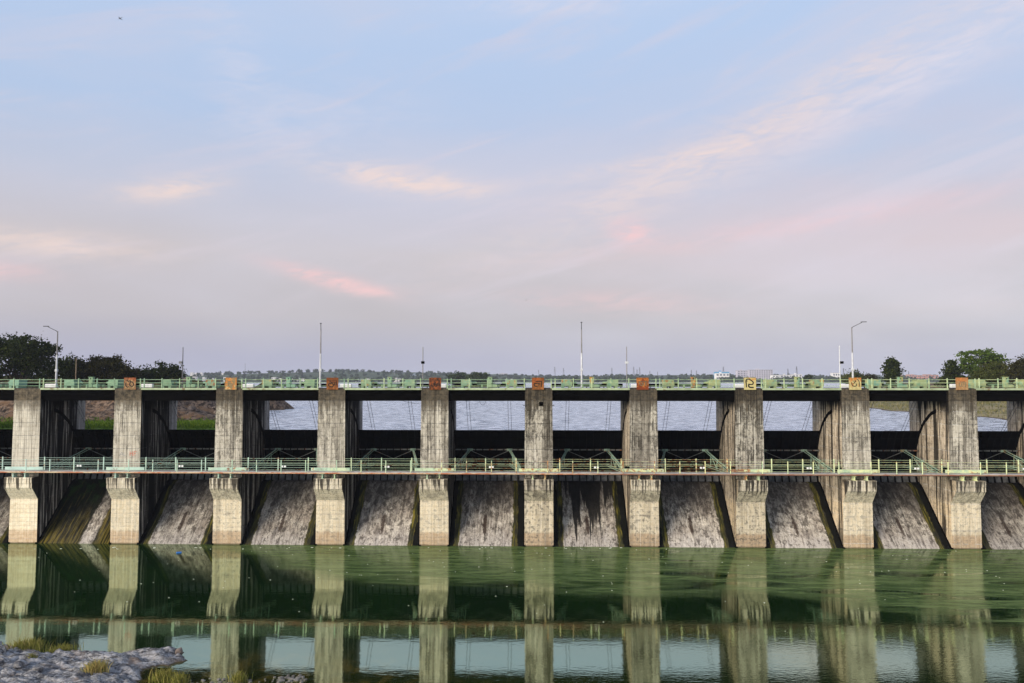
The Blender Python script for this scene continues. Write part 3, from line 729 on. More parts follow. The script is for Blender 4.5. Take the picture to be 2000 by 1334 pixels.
for i in BAYS:
    t = empty('spillway_chute', (BX[i], 0, 0), 0, 'x', 'spillway', 'sloping spillway faces between the piers')
    look = {0: 'mossy wet spillway slope with one pale streak', 1: 'grey spillway slope with yellow moss along its left', 5: 'spillway slope with black runs from its crest',
            9: 'smooth grey spillway slope'}.get(i, 'rough grey spillway slope with brown weep stain')
    t['label'] = look + ' ' + BL[i]
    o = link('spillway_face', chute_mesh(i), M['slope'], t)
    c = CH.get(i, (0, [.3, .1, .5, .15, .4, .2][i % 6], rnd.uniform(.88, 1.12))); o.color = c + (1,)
    for s in (-1, 1):                              # low raised strips where slope meets pier
        mb = MB()
        for j in range(4, len(PROF) - 1):
            (y0, z0), (y1, z1) = PROF[j], PROF[j + 1]
            mb.beam((s * 4.33, y0, z0 + .05), (s * 4.33, y1, z1 + .05), .26, .16)
        mb.build('edge_strip', M['near_black'], t)

# ---- radial gates
def arc(z): return TRY + math.sqrt(max(0, GR * GR - (z - TRZ) ** 2))
def build_gate():
    t = empty('radial_gate', (0, 0, 0), 0, 'x', 'dam gate', 'black radial gates in the bays')
    wd = 4.36
    zs = np.linspace(7.62, 12.75, 13)
    mb = MB()
    for z in zs:
        for x in (-wd, wd):
            mb.v += [(x, arc(z), z), (x, arc(z) + .03, z)]
    for j in range(len(zs) - 1):
        a = j * 4
        mb.f += [(a, a + 2, a + 6, a + 4), (a + 1, a + 5, a + 7, a + 3), (a, a + 4, a + 5, a + 1), (a + 2, a + 3, a + 7, a + 6)]
    mb.f.append((len(mb.v) - 4, len(mb.v) - 2, len(mb.v) - 1, len(mb.v) - 3))
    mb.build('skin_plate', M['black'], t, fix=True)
    nb = 10
    pm = None
    for i in range(nb):                            # lower plates, each its own piece
        x0 = -wd + 2 * wd * i / nb + .05; x1 = -wd + 2 * wd * (i + 1) / nb - .05
        m = MB(); m.v = [(x0, arc(6.43), 6.43), (x1, arc(6.43), 6.43), (x1, arc(7.58), 7.58), (x0, arc(7.58), 7.58)]
        m.v += [(a, b + .05, c) for a, b, c in m.v]
        m.f = [(0, 1, 2, 3), (4, 7, 6, 5), (0, 4, 5, 1), (1, 5, 6, 2), (2, 6, 7, 3), (3, 7, 4, 0)]
        m.build('lower_plate', M['panel'], t)
    for i in range(nb + 1):
        x = -wd + .06 + (2 * wd - .12) * i / nb; m = MB(); z2 = np.linspace(6.43, 12.7, 9)
        for z in z2:
            for dx in (-.045, .045):
                m.v += [(x + dx, arc(z) - .26, z), (x + dx, arc(z) - .003, z)]
        for j in range(8):
            a = j * 4; m.f += [(a, a + 2, a + 6, a + 4), (a, a + 4, a + 5, a + 1), (a + 2, a + 3, a + 7, a + 6)]
        m.f += [(0, 1, 3, 2)]
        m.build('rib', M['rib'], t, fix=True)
    for zc, dep, hgt in ((12.66, .34, .10), (11.78, .34, .07), (10.40, .95, .26), (8.55, .95, .26), (7.62, .5, .2)):
        m = MB().box(-wd, wd, arc(zc) - dep, arc(zc) - .262, zc - .03, zc + .03)
        g = m.build('girder', M['rib'], t)
        if hgt > .06:
            f = MB()
            for i in range(nb):
                x0 = -wd + 2 * wd * i / nb + .07; x1 = -wd + 2 * wd * (i + 1) / nb - .07
                f.box(x0, x1, arc(zc) - dep - .03, arc(zc) - dep, zc - hgt / 2, zc + hgt / 2 if hgt < .2 else zc + .02)
            f.build('flange', M['flange'] if zc in (10.40,) else M['rib'], g)
    nodeY = arc(10.4) - 1.0; nodeY2 = arc(8.55) - 1.0
    for s in (-1, 1):
        n1 = Vector((s * 2.45, nodeY, 10.35)); n2 = Vector((s * 2.45, nodeY2, 8.5)); h = Vector((s * 4.2, TRY + .1, 8.15))
        m = MB()
        for dz in (-.11, .11): m.beam(n1 + Vector((0, 0, dz)), h + Vector((0, 0, dz)), .20, .045)
        a = m.build('arm', M['arm'], t)
        m = MB()
        for q in (.22, .45, .7):
            p = n1.lerp(h, q); p2 = n2.lerp(h, q); m.beam(p, p2, .07, .07)
        m.beam(n1.lerp(h, .22), n2.lerp(h, .45), .06, .06); m.beam(n1.lerp(h, .45), n2.lerp(h, .7), .06, .06)
        m.build('bracing', M['arm'], a); MB().beam(n1, h, .05, .17).build('web', M['rib'], a)
        m = MB()
        for dz in (-.11, .11): m.beam(n2 + Vector((0, 0, dz)), h + Vector((0, 0, dz)), .20, .045)
        m.build('arm', M['arm'], t)
        MB().cbox(s * 2.45 - .36, s * 2.45 + .36, nodeY - .08, nodeY + .1, 10.22, 10.46, .02).build('node_plate', M['arm'], t)
        m = MB().beam(n1 + Vector((0, .02, -.1)), (0, nodeY + .1, 9.2), .07, .07)
        m.build('brace', M['flange'], t)
        m = MB()
        for dx in (-.17, .17): m.tube([(s * 2.5 + dx, 3.4, 16.6), (s * 2.5 + dx * 1.1, 6.66, 12.72)], .024, 5)
        m.build('hoist_rope', M['rope'], t)
    return t
gate0 = build_gate()
for i in BAYS:
    lab = 'black radial gate with green arms ' + BL[i]
    if i == BAYS[0]: gate0.location = (BX[i], 0, 0); gate0['label'] = lab
    else: copy_tree(gate0, (BX[i], 0, 0), lab)

# ---- hoist bridge spans
def build_span():
    t = empty('bridge_span', (0, 0, 0), 0, 'x', 'bridge span', 'hoist bridge spans over the gates')
    w = 4.42
    MB().cbox(-w, w, .0, 6.5, 17.72, 17.97, .02).build('deck_slab', M['near_black'], t)
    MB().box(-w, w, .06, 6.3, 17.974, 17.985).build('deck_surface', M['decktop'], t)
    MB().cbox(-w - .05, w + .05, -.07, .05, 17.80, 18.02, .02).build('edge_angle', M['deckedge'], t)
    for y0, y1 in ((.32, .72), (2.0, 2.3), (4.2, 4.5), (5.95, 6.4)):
        MB().box(-w, w, y0, y1, 16.53, 17.715).build('girder', M['near_black'], t)  # girder colour carries the shade below the deck
    MB().box(-w, w, 6.35, 6.48, 18.09, 18.50).build('rear_beam', M['near_black'], t)
    m = MB()
    for x in (-4.2, -2.1, 0, 2.1, 4.2): m.box(x - .06, x + .06, 6.36, 6.46, 17.975, 18.088)
    m.build('rear_beam_feet', M['decktop'], t)
    MB().tube([(-w, .22, 17.3), (w, .22, 17.28)], .03, 5).build('conduit', M['rib'], t)
    return t
sp0 = build_span()
for i in BAYS:
    lab = 'dark concrete hoist bridge span with pale green edge ' + BL[i]
    if i == BAYS[0]: sp0.location = (BX[i], 0, 0); sp0['label'] = lab
    else: copy_tree(sp0, (BX[i], 0, 0), lab)

# ---- upper railing: one run per bay with the piece over the pier to its right
def build_rail():
    t = empty('deck_railing', (0, 0, 0), 0, 'x', 'railing', 'green railings along the bridge edge')
    pm = MB().cbox(-.055, .055, -.055, .055, 0, 1.12, .012); pm.box(-.09, .09, -.08, .08, 0, .03); pm.tube([(0, 0, 1.12), (0, 0, 1.17)], [.055, .02], 6)
    me = pm.mesh('post')
    for u in (-4.1, -2.0, .1, 2.3, 4.35, 7.45): link('post', me, M['paint2'], t, (u, -.02, 18.0 if u < 7 else 17.97))
    for h in (.99, .62, .26):
        MB().tube([(-4.1, -.02, 18.0 + h), (7.9, -.02, 18.0 + h)], .032, 6).build('rail', M['paint2'], t)
    return t
rl0 = build_rail(); RAILS = {}
for i in BAYS:
    lab = 'pale green three rail deck railing ' + BL[i]
    if i == BAYS[0]: rl0.location = (BX[i], 0, 0); rl0['label'] = lab; r = rl0
    else: r = copy_tree(rl0, (BX[i], 0, 0), lab)
    for ch in PARTS[r.name]: ch.color = (max(0, min(.5, .1 + .04 * i + rnd.uniform(-.1, .2))), rnd.uniform(.05, .35), rnd.uniform(0, .3), 1)

# ---- lower walkway
WZ = 8.47
def build_walk():
    t = empty('service_walkway', (0, 0, 0), 0, 'x', 'walkway', 'lower walkway sections along the corbels')
    MB().cbox(-6, 6, -1.28, .0, WZ - .12, WZ, .01).build('walkway_plate', M['grating'], t)
    MB().cbox(-6, 6, -1.36, -1.282, WZ - .17, WZ - .03, .012).build('edge_beam', M['walkedge'], t)
    MB().box(-6, 6, -.10, -.02, WZ - .30, WZ - .124).build('rear_beam', M['near_black'], t)
    MB().box(-6, 6, -.75, -.62, WZ - .28, WZ - .124).build('stringer', M['near_black'], t)
    post = MB().cbox(-.045, .045, -.045, .045, 0, 1.38, .01).mesh('post')
    for u in (-5.0, -2.18, .64, 3.46): link('post', post, M['paint'], t, (u, -1.30, WZ))
    post2 = MB().cbox(-.055, .055, -.055, .055, 0, 1.5, .01); post2.tube([(0, 0, 1.5), (0, 0, 1.56)], [.055, .02], 6); post2 = post2.mesh('post')
    for u in (-3.6, -.1, 3.4): link('post', post2, M['paint'], t, (u, -.12, WZ))
    for h in (1.32, 1.04, .78, .52, .26):
        MB().tube([(-6, -1.30, WZ + h), (6, -1.30, WZ + h)], .0135, 5).build('rail', M['paint'], t)
    for h in (1.42, .80):
        MB().tube([(-4.4, -.12, WZ + h), (4.4, -.12, WZ + h)], .014, 5).build('rail', M['paint'], t)
    for s in (-1, 1):                                 # kick boards in front of the pier faces
        MB().cbox(min(s * 3.75, s * 6), max(s * 3.75, s * 6), -.20, -.15, WZ + .02, WZ + .36, .01).build('kick_board', M['paint'], t)
    for s in (-1, 1):                                 # seats on the corbels
        m = MB(); x = s * 5.3
        m.box(x - .05, x + .05, -1.02, -.3, WZ - .70, WZ - .244)
        m.box(x - .14, x + .14, -1.06, -.26, WZ - .745, WZ - .70); m.box(x - .14, x + .14, -1.06, -.26, WZ - .30, WZ - .243)
        m.build('seat_bracket', M['paint'], t)
    for dx in (0, .32): MB().cbox(.3 + dx, .52 + dx, -.26, -.185, WZ + .42, WZ + .62, .01).build('junction_box', M['white'], t)
    return t
wk0 = build_walk()
for i in BAYS:
    lab = ('rusty yellow green walkway with pipe railings ' if i >= 5 else 'blue green walkway with pipe railings ') + BL[i]
    if i == BAYS[0]: wk0.location = (BX[i], 0, 0); wk0['label'] = lab; r = wk0
    else: r = copy_tree(wk0, (BX[i], 0, 0), lab)
    yel = max(0, min(1, (i - 1.5) / 4.5)); blue = max(0, min(.9, (3.5 - i) / 4))
    if i >= 7: yel *= .75
    for ch in PARTS[r.name]:
        ch.color = (min(1, max(0, yel + rnd.uniform(-.2, .2))), min(1, rnd.uniform(.25, .55) + (.25 if i in (4, 5, 6) else 0)), max(0, blue + rnd.uniform(-.15, .1)), 1)

# ---- hoist machines on the deck
def prism(mb, prof, y0, y1):
    n = len(prof); v = [(x, y0, z) for x, z in prof] + [(x, y1, z) for x, z in prof]
    mb.add(v, [tuple(range(n)), tuple(range(2 * n - 1, n - 1, -1))] + [((i + 1) % n, i, i + n, (i + 1) % n + n) for i in range(n)]); return mb
def build_housing(s, w=.62):
    t = empty('hoist_housing', (0, 0, 0), 0, 'x', 'hoist', 'green hoist housings on the deck')
    m = MB(); prism(m, [(-w, .30), (w + .0, .30), (w + .0, .52), (w * .82, .98), (-w, .98)], -.75, .75)
    if s < 0: m.v = [(-x, y, z) for x, y, z in m.v]
    c = m.build('cover', M['housing'], t, fix=True)
    MB().box(-w - .02, w + .02, -.77, .77, .985, 1.01).build('cover_lip', M['housing'], c)
    MB().box(-w, w, -.7, .7, .20, .296).build('base_plate', M['near_black'], t)
    for x in (-.42, .42): MB().box(x - .2, x + .12, -.72, .72, 0, .196).build('foot', M['housing'], t)
    MB().tube([(s * w * 1.0, 0, .62), (s * (w + .55), 0, .62)], [.16, .13], 8).build('drum_shaft', M['housing'], t)
    m = MB(); m.box(-.36, .1, -.765, -.752, .55, .85); m.build('name_plate', M['housing'], t)
    return t
def build_cabinet():
    t = empty('control_cabinet', (0, 0, 0), 0, 'x', 'cabinet', 'green hoist control cabinets')
    MB().cbox(-.25, .25, -.22, .22, .06, 1.28, .02).build('body', M['housing'], t)
    MB().cbox(-.30, .30, -.28, .28, 1.282, 1.33, .015).build('hood', M['housing'], t)
    MB().box(-.30, .30, -.28, .28, 0, .058).build('plinth', M['decktop'], t)
    m = MB().tube([(0, -.24, 1.10), (0, -.22, 1.10)], .075, 8); m.build('dial', M['near_black'], t)
    d = MB().box(-.20, .20, -.235, -.222, .14, .96).build('door', M['housing'], t)
    MB().box(.12, .16, -.26, -.237, .5, .62).build('handle', M['near_black'], d)
    MB().cbox(.28, .85, -.2, .25, .06, .42, .04).build('motor', M['housing'], t)
    return t
hA, hB, cab = build_housing(1), build_housing(-1), build_cabinet()
first = True
for i in BAYS:
    for nm, proto, u, y in (('left hand', hA, -2.55, 3.0), ('right hand', hB, 2.75, 3.0), ('', cab, .25, 2.2)):
        lab = ('green gate hoist housing with rust, %s one ' % nm if nm else 'narrow tall green control cabinet ') + BL[i]
        loc = (BX[i] + u + rnd.uniform(-.12, .12), y, 17.99)
        if first: proto.location = loc; proto['label'] = lab; r = proto
        else: r = copy_tree(proto, loc, lab)
        col = (max(0, min(1, .1 * (i - 3) + rnd.uniform(0, .4))), rnd.uniform(.2, .75), rnd.uniform(0, .6))
        for ch in PARTS[r.name]: paint_tree(ch, col) if ch.data.materials[0] == M['housing'] else None
    # shaft joining the two drums
    s = MB().tube([(-1.2, 0, 0), (-.1, 0, 0)], .06, 6); s.tube([(1.25, 0, 0), (2.0, 0, 0)], .06, 6)
    first = False
# line shafts
for i in BAYS:
    t = empty('line_shaft', (BX[i], 3.0, 18.0), 0, 'thin green drive shaft on stands ' + BL[i], 'shaft', 'drive shafts between the hoist housings')
    o = MB().tube([(-1.35, 0, .42), (1.5, 0, .42)], .05, 6).build('shaft', M['housing'], t); o.color = (.2, .3, .3, 1)
    for x in (-.75, 1.25):
        o = MB().box(x - .08, x + .08, -.12, .12, -.01, .365).build('stand', M['housing'], t); o.color = (.2, .4, .2, 1)
# white blocks on the pier tops
wb = MB().cbox(-.68, .68, -.2, .2, 0, .42, .03).mesh('white_block')
for i in NP:
    o = link('white_block', wb, M['white'], None, (PX[i] + {0: 1.1, 1: .9, 2: 1.2, 3: 1.0, 4: .35, 5: 0, 6: -.35, 7: -.3, 8: .15, 9: .8}.get(i, .5), 2.6, ZT + .08))
    tag(o, 'white block atop the ' + SIGN[i].replace(', last full pier on the right', '').replace(' without readable letter', ''), 'block', 'white blocks on the pier tops')

# ------------------------------------------------------------------ letter boards
yel, tan_, orn, dorn, red = (.50, .43, .20), (.36, .23, .11), (.27, .105, .03), (.20, .06, .016), (.19, .035, .012)
SG = {
 1: ('square rusty tan sign with a ringed black letter', tan_, (.34, .09, .03), (.05, .025, .015), .55, 'letter',
     [[(.14, .62), (.10, .35), (.25, .16), (.42, .22)], [(.48, .85), (.52, .55), (.45, .38), (.62, .30)], [(.55, .68), (.75, .62), (.84, .42), (.72, .22), (.58, .25)], [(.3, .78), (.42, .62)], [(.18, .72), (.30, .86)]]),
 2: ('square mottled orange sign whose letter has worn away', (.50, .34, .15), (.50, .17, .03), (.20, .17, .09), .9, 'letter_faded',
     [(.5, [(.2, .7), (.8, .72)]), (.5, [(.25, .6), (.3, .3), (.5, .2), (.7, .45)]), (.5, [(.7, .7), (.72, .2)]), (.5, [(.3, .5), (.6, .5)])]),
 3: ('square deep orange sign with a sweeping black letter and upright bar', orn, dorn, (.10, .03, .01), .7, 'letter',
     [(.6, [(.12, .78), (.9, .78)]), [(.22, .68), (.42, .62), (.36, .48), (.22, .50), (.14, .36), (.30, .22), (.52, .22), (.62, .40)], [(.58, .66), (.52, .48), (.62, .40)], [(.74, .70), (.70, .45), (.76, .34)], [(.88, .72), (.88, .36)]]),
 4: ('square dark orange sign crowded with short black strokes', dorn, (.26, .07, .02), (.03, .015, .01), .8, 'letter',
     [(.6, [(.3, .80), (.62, .80)]), [(.35, .70), (.55, .62), (.40, .50), (.60, .45)], [(.14, .44), (.24, .26), (.40, .30), (.46, .42), (.30, .48)], [(.66, .92), (.84, .80), (.88, .5), (.86, .22)], [(.5, .2), (.66, .3), (.7, .55)]]),
 5: ('square orange sign with a black letter under a head line', orn, (.34, .09, .02), (.08, .03, .01), .6, 'letter',
     [(1.1, [(.30, .70), (.88, .72)]), [(.20, .56), (.14, .40), (.28, .24), (.46, .24)], [(.22, .50), (.42, .54), (.62, .50), (.55, .34)], (1.1, [(.82, .70), (.82, .20)])]),
 6: ('square red rusted sign with a faded grey letter', red, (.50, .18, .04), (.15, .04, .01), .6, 'letter_faded',
     [(.7, [(.18, .70), (.92, .70)]), (.9, [(.24, .66), (.26, .42), (.46, .34), (.62, .44)]), (.9, [(.44, .62), (.52, .48), (.60, .58)]), (.9, [(.78, .70), (.76, .28)]), (.6, [(.9, .66), (.9, .3)])]),
 7: ('square cream sign with a bold black looped letter', yel, (.50, .24, .06), (.3, .18, .05), .12, 'letter',
     [(1.2, [(.17, .16), (.17, .45), (.14, .72), (.20, .88), (.40, .92), (.62, .80), (.80, .62), (.72, .44), (.50, .44), (.42, .46)]), (1.0, [(.12, .74), (.30, .74)]), (1.5, [(.42, .50), (.38, .28), (.52, .17), (.84, .16)])]),
 8: ('square cream sign with rust spots and a black bowl shaped letter', yel, (.48, .18, .04), (.22, .10, .04), .35, 'letter',
     [(.8, [(.20, .62), (.24, .36), (.44, .26), (.62, .34), (.58, .54)]), (.8, [(.36, .50), (.50, .66), (.58, .80)]), (.7, [(.66, .92), (.86, .72), (.88, .22)]), (.6, [(.3, .72), (.5, .76)])]),
 9: ('square tan orange sign with a faded letter and head line', tan_, (.50, .18, .05), (.25, .12, .05), .55, 'letter_faded',
     [(.9, [(.3, .66), (.76, .68)]), (.6, [(.28, .6), (.26, .3), (.44, .22)]), (.6, [(.5, .62), (.48, .3), (.62, .26)]), (.6, [(.66, .6), (.68, .3)]), (.8, [(.84, .66), (.82, .2)])]),
}
off = {1: .27, 2: .18, 3: .1, 4: .05, 5: -.08, 6: -.1, 7: .1, 8: -.05, 9: -.1}
for i, (lab, base, rust, dark, amt, lm, st) in SG.items():
    t = empty('letter_sign', (PX[i] + off[i], -.12, 18.53), R_(rnd.uniform(-1, 1)), lab + ' above the pier', 'sign', 'square letter signs on the bridge railing')
    mt = sign_mat('sign_paint', base, rust, dark, amt)
    MB().cbox(-.68, .68, -.03, .03, -.68, .68, .02).build('board', mt, t)
    m = MB()
    for a in ((-.69, -.63, -.69, .69), (.63, .69, -.69, .69)): m.box(a[0], a[1], -.055, -.032, a[2], a[3])
    m.box(-.628, .628, -.055, -.032, .63, .69); m.box(-.628, .628, -.055, -.032, -.69, -.63)
    m.build('frame', mt, t)
    l = ribbon(st, .105, .012, 1.25, 1.25); link('letter', l.mesh('letter', fix=True), M[lm], t, (0, -.033, 0))

# ------------------------------------------------------------------ lamp posts and masts
def lamp(px, ytop, side, lab):
    Y = 6.2; x = gx(px, Y); zt = gz(ytop + 7, Y, px); t = empty('street_lamp', (x, Y, 18.0), 0, lab, 'street lamp', 'tall lamp posts on the rear edge of the bridge')
    h = zt - 18.0
    MB().tube([(0, 0, 0), (0, 0, h * .58)], [.125, .10], 8).build('pole', M['galv'], t)
    MB().tube([(0, 0, h * .58), (0, 0, h)], [.09, .06], 8).build('upper_pole', M['midgrey'], t)
    MB().cbox(-.22, .22, -.22, .22, 0, .1, .02).build('base_plate', M['galv'], t)
    MB().cbox(-.16, .16, -.14, .14, h * .28, h * .28 + .3, .02).build('junction_box', M['galv'], t)
    dx = side[0]; dy = side[1]; L = 1.15
    MB().tube([(0, 0, h - .15), (dx * .12 * L, dy * .12 * L, h + .04), (dx * L, dy * L, h + .55)], [.05, .045, .04], 6).build('bracket_arm', M['mastdark'], t)
    m = MB().cbox(-.11, .11, -.34, .34, -.05, .05, .03)
    o = m.build('lamp_head', M['lampgrey'], t); o.location = (dx * (L + .2), dy * (L + .2), h + .62); o.rotation_euler = (0.2 * 0, 0, math.atan2(-dx, dy) if (dx or dy) else 0)
lamp(111, 640, (-.98, -.2), 'tall street lamp with arm to the left beside the dark trees')
lamp(626, 636, (.262, -.965), 'tall street lamp seen end on above the deep orange sign')
lamp(1136, 634, (-.066, -.997), 'tall street lamp seen end on right of the middle')
lamp(1665, 632, (.95, -.3), 'tall leaning street lamp with arm curving right above the cream sign')
def mast(px, ytop, lab, mat, boxmat, wood=False, bx=0):
    Y = .12 if not wood else 6.2; x = gx(px, Y); zt = gz(ytop, Y, px); z0 = 18.0
    t = empty('signal_mast' if not wood else 'thin_pole', (x, Y, z0), 0, lab, 'mast' if not wood else 'pole', 'short masts with a box at the railing' if not wood else None)
    h = zt - z0
    MB().tube([(0, 0, 0), (0, 0, h * .55), (.0, 0, h)], [.06, .055, .045], 6).build('pole', mat, t)
    if not wood:
        hb = gz(708, Y, px) - z0
        MB().cbox(-.19 + bx, .19 + bx, -.16, .12, hb - .14, hb + .14, .02).build('lamp_box', boxmat, t)
        MB().box(-.04, .04, -.06, .06, hb - .45, hb - .35).build('clamp', mat, t)
mast(357, 678, 'dark thin mast with a grey box beside the small dark tree', M['mastdark'], M['lampgrey'], bx=-.22)
mast(826, 678, 'pale thin mast with a dark box beside the crowded stroke sign', M['midgrey'], M['near_black'])
mast(1224, 677, 'pale thin mast with a pale grey box beside the red sign', M['midgrey'], M['galv'])
mast(1640, 675, 'white thin mast with a tilted dark box beside the curved lamp post', M['galv'], M['near_black'], bx=.2)
mast(149, 700, 'bare thin wooden pole in front of the dark trees', M['wood'], None, True)
# hanging cables
for k, (px, Y, w, sag, lab) in enumerate([(630, 1.2, .55, 1.9, 'thin cable hanging in a deep loop under the bridge'), (943, 1.2, .4, .55, 'short curled cable loop hanging under the bridge near the middle'),
                              (815, 1.4, 1.8, .35, 'slack cable sagging beside the crowded stroke sign pier')]):
    x = gx(px, Y); pts = []
    for j in range(13):
        s = -1 + 2 * j / 12; pts.append((x + s * w * (1 - .4 * (1 - s * s) * (k == 0)), Y, 16.55 - sag * (1 - s * s) ** (1 if k else .8)))
    tag(MB().tube(pts, .018, 5).build('hanging_cable', M['rope']), lab, 'cable')

# ------------------------------------------------------------------ banks
def heightfield(name, x0, x1, y0, y1, nx, ny, hf, mat, smooth=True):
    mb = MB()
    for j in range(ny + 1):
        for i in range(nx + 1):
            x = x0 + (x1 - x0) * i / nx; y = y0 + (y1 - y0) * j / ny; mb.v.append((x, y, hf(x, y)))
    for j in range(ny):
        for i in range(nx): a = j * (nx + 1) + i; mb.f.append((a, a + 1, a + nx + 2, a + nx + 1))
    return tag(mb.build(name, mat, smooth=smooth), kind='structure')
def sm(a, b, x): t = max(0, min(1, (x - a) / (b - a))); return t * t * (3 - 2 * t)
fr = lambda x, y, s, o=4: mnoise.fractal(Vector((x * s, y * s, 3.7)), 1.0, 2.0, o)
def hL(x, y):
    # shoreline: land to the left; edge measured along X as a function of Y
    d = y + D
    edge_px = 455 if d < 150 else 455 + (d - 150) * 1.2
    if d > 170: edge_px = 545 - (d - 175) * 4.5
    ex = TX(edge_px) * d + fr(x, y, .06) * 4
    s = ex - x                                   # metres inland
    tip = math.exp(-((d - 103) / 4.0) ** 2) * 7; s += tip
    spit = math.exp(-((d - 178) / 3.5) ** 2) * 6; s += spit
    flat = 11.9 + sm(-2, 2, s) * .45 - (1.5 * sm(2, -6, s))
    rise = sm(112, 125, d + fr(x, y, .09) * 6) * sm(-1, 9, s)
    lump = abs(fr(x, y, .16, 6)) * 2.6 + fr(x, y, .5, 4) * .5
    if d > 172 and s < 8: flat += .5 * sm(0, 4, s)
    return flat + rise * (3.6 + lump + sm(150, 230, d) * 2.0) + fr(x, y, .8, 3) * .08
heightfield('left_bank', -330, -20, 12, 260, 200, 150, hL, M['bankL'])
def hR(x, y):
    d = y + D
    # shoreline px: at 183 m it is 1690; at 122 m it is 2010
    epx = max(1655, 1965 - (d - 122) * 4.2)
    ex = TX(min(epx, 2400)) * d + fr(x, y, .05) * 5
    s = x - ex
    g = 11.9 - 1.4 * sm(2, -6, s) + sm(-1, 3, s) * .3
    return g + sm(0, 42, s) * 3.6 + sm(4, 90, s) * 1.2 + fr(x, y, .12, 5) * .5 * sm(0, 10, s) + fr(x, y, .7) * .06
heightfield('right_bank', 40, 420, 12, 420, 150, 150, hR, M['bankR'])
# far shore: low hills all along the horizon
def hF(x, y):
    d = y
    hill = 13 + 5 * sm(1500, 2100, d) + 9 * sm(1650, 2600, d) * (1 + fr(x, y, .0011, 3))
    left = math.exp(-((x + 600) / 420) ** 2) * 17 * sm(1500, 2000, d)
    ctr = math.exp(-((x - 520) / 330) ** 2) * 3 * sm(1500, 1900, d)
    edge = 1420 + 60 * fr(x, 0, .003)
    return (hill + left + ctr) * sm(edge, edge + 60, d) + 10.5 * (1 - sm(edge, edge + 60, d))
heightfield('far_shore', -4200, 4200, 1350, 8200, 150, 60, hF, M['farland'])

# ------------------------------------------------------------------ vegetation
def rng(seed): return np.random.default_rng(seed)
def quads_mesh(name, C, U, V, mat):
    """C centres, U,V half axes (n,3) -> one mesh of separate leaf quads"""
    n = len(C); v = np.empty((n, 4, 3)); v[:, 0] = C - U - V * .4; v[:, 1] = C + V * -1.0 + U * .3; v[:, 2] = C + U + V * .3; v[:, 3] = C + V
    me = bpy.data.meshes.new(name); me.vertices.add(4 * n); me.vertices.foreach_set('co', v.reshape(-1))
    me.loops.add(4 * n); me.loops.foreach_set('vertex_index', np.arange(4 * n)); me.polygons.add(n)
    me.polygons.foreach_set('loop_start', np.arange(0, 4 * n, 4)); me.polygons.foreach_set('loop_total', np.full(n, 4)); me.update()
    me.materials.append(mat); return me
def rand_dirs(r, n):
    a = r.normal(size=(n, 3)); return a / np.linalg.norm(a, axis=1)[:, None]
def tree(kind, label, x, y, z0, lobes, nclump, per, leaf, mat, bark='bark', group=None, cr=.9, trunk_r=.3, lean=0, flat=1.0, seed=1, twigs=0, density_in=.5):
    """lobes: (dx, dz, rx, rz) ellipsoids in metres above z0"""
    r = rng(seed); t = empty(kind, (x, y, z0), 0, label, 'tree', group)
    vol = np.array([l[2] * l[3] for l in lobes]); vol = vol / vol.sum()
    cs = []
    for k in range(nclump):
        l = lobes[r.choice(len(lobes), p=vol)]; d = rand_dirs(r, 1)[0]; rad = (density_in + (1 - density_in) * r.random()) ** .6
        rad *= 1 + .30 * mnoise.noise(Vector((d[0] * 2.2 + seed, d[1] * 2.2, d[2] * 2.2))) * 2
        cs.append((l[0] + d[0] * l[2] * rad, d[1] * l[2] * .8 * rad, l[1] + d[2] * l[3] * rad))
    cs = np.array(cs); cs = cs[cs[:, 2] > .3]
    cr_ = cr * r.uniform(.35, 1.35, size=len(cs))
    n = len(cs) * per; idx = np.repeat(np.arange(len(cs)), per)
    off_ = r.normal(size=(n, 3)) * cr_[idx][:, None] * np.array([.62, .62, .34 * flat])
    C = cs[idx] + off_; U = rand_dirs(r, n); W = rand_dirs(r, n); V = np.cross(U, W); V /= (np.linalg.norm(V, axis=1)[:, None] + 1e-6)
    s = leaf * r.uniform(.6, 1.4, size=n)[:, None]
    link('crown', quads_mesh('crown', C, U * s * .5, V * s * .42, mat), None, t)
    m = MB(); top = max(l[1] for l in lobes)
    zt = top * .75
    m.tube([(0, 0, -1.2), (lean * .2, 0, zt * .3), (lean * .6, 0, zt * .65), (lean, 0, zt)], [trunk_r * 1.3, trunk_r, trunk_r * .7, trunk_r * .3], 7)
    for k in range(0, min(len(cs), 34)):
        c = cs[r.integers(len(cs))]; h = zt * r.uniform(.15, .8); f = h / zt
        b = (lean * f, 0, h); midp = (b[0] + (c[0] - b[0]) * .5, b[1] + (c[1] - b[1]) * .5, b[2] + (c[2] - b[2]) * .6)
        m.tube([b, midp, tuple(c)], [trunk_r * .4, trunk_r * .22, trunk_r * .07], 5, False)
    m.build('trunk', M[bark], t)
    if twigs:
        m = MB()
        for k in range(twigs):
            l = lobes[-1]; a = r.uniform(-.2, .9); ln = r.uniform(.6, 1.25)
            p0 = Vector((l[0] + l[2] * .3, 0, l[1] - l[3] * .2)); p1 = p0 + Vector((math.cos(a) * l[2] * ln, r.uniform(-1, 1), math.sin(a) * l[3] * ln * 1.2))
            m.tube([p0, (p0 + p1) / 2 + Vector((0, 0, .2)), p1], [.05, .035, .02], 4, False)
            for q in range(3):
                s0 = p0.lerp(p1, r.uniform(.5, .95)); m.tube([s0, s0 + Vector((r.uniform(.2, .9), 0, r.uniform(-.3, .8)))], [.025, .012], 4, False)
        m.build('bare_twigs', M['bark'], t)
    return t
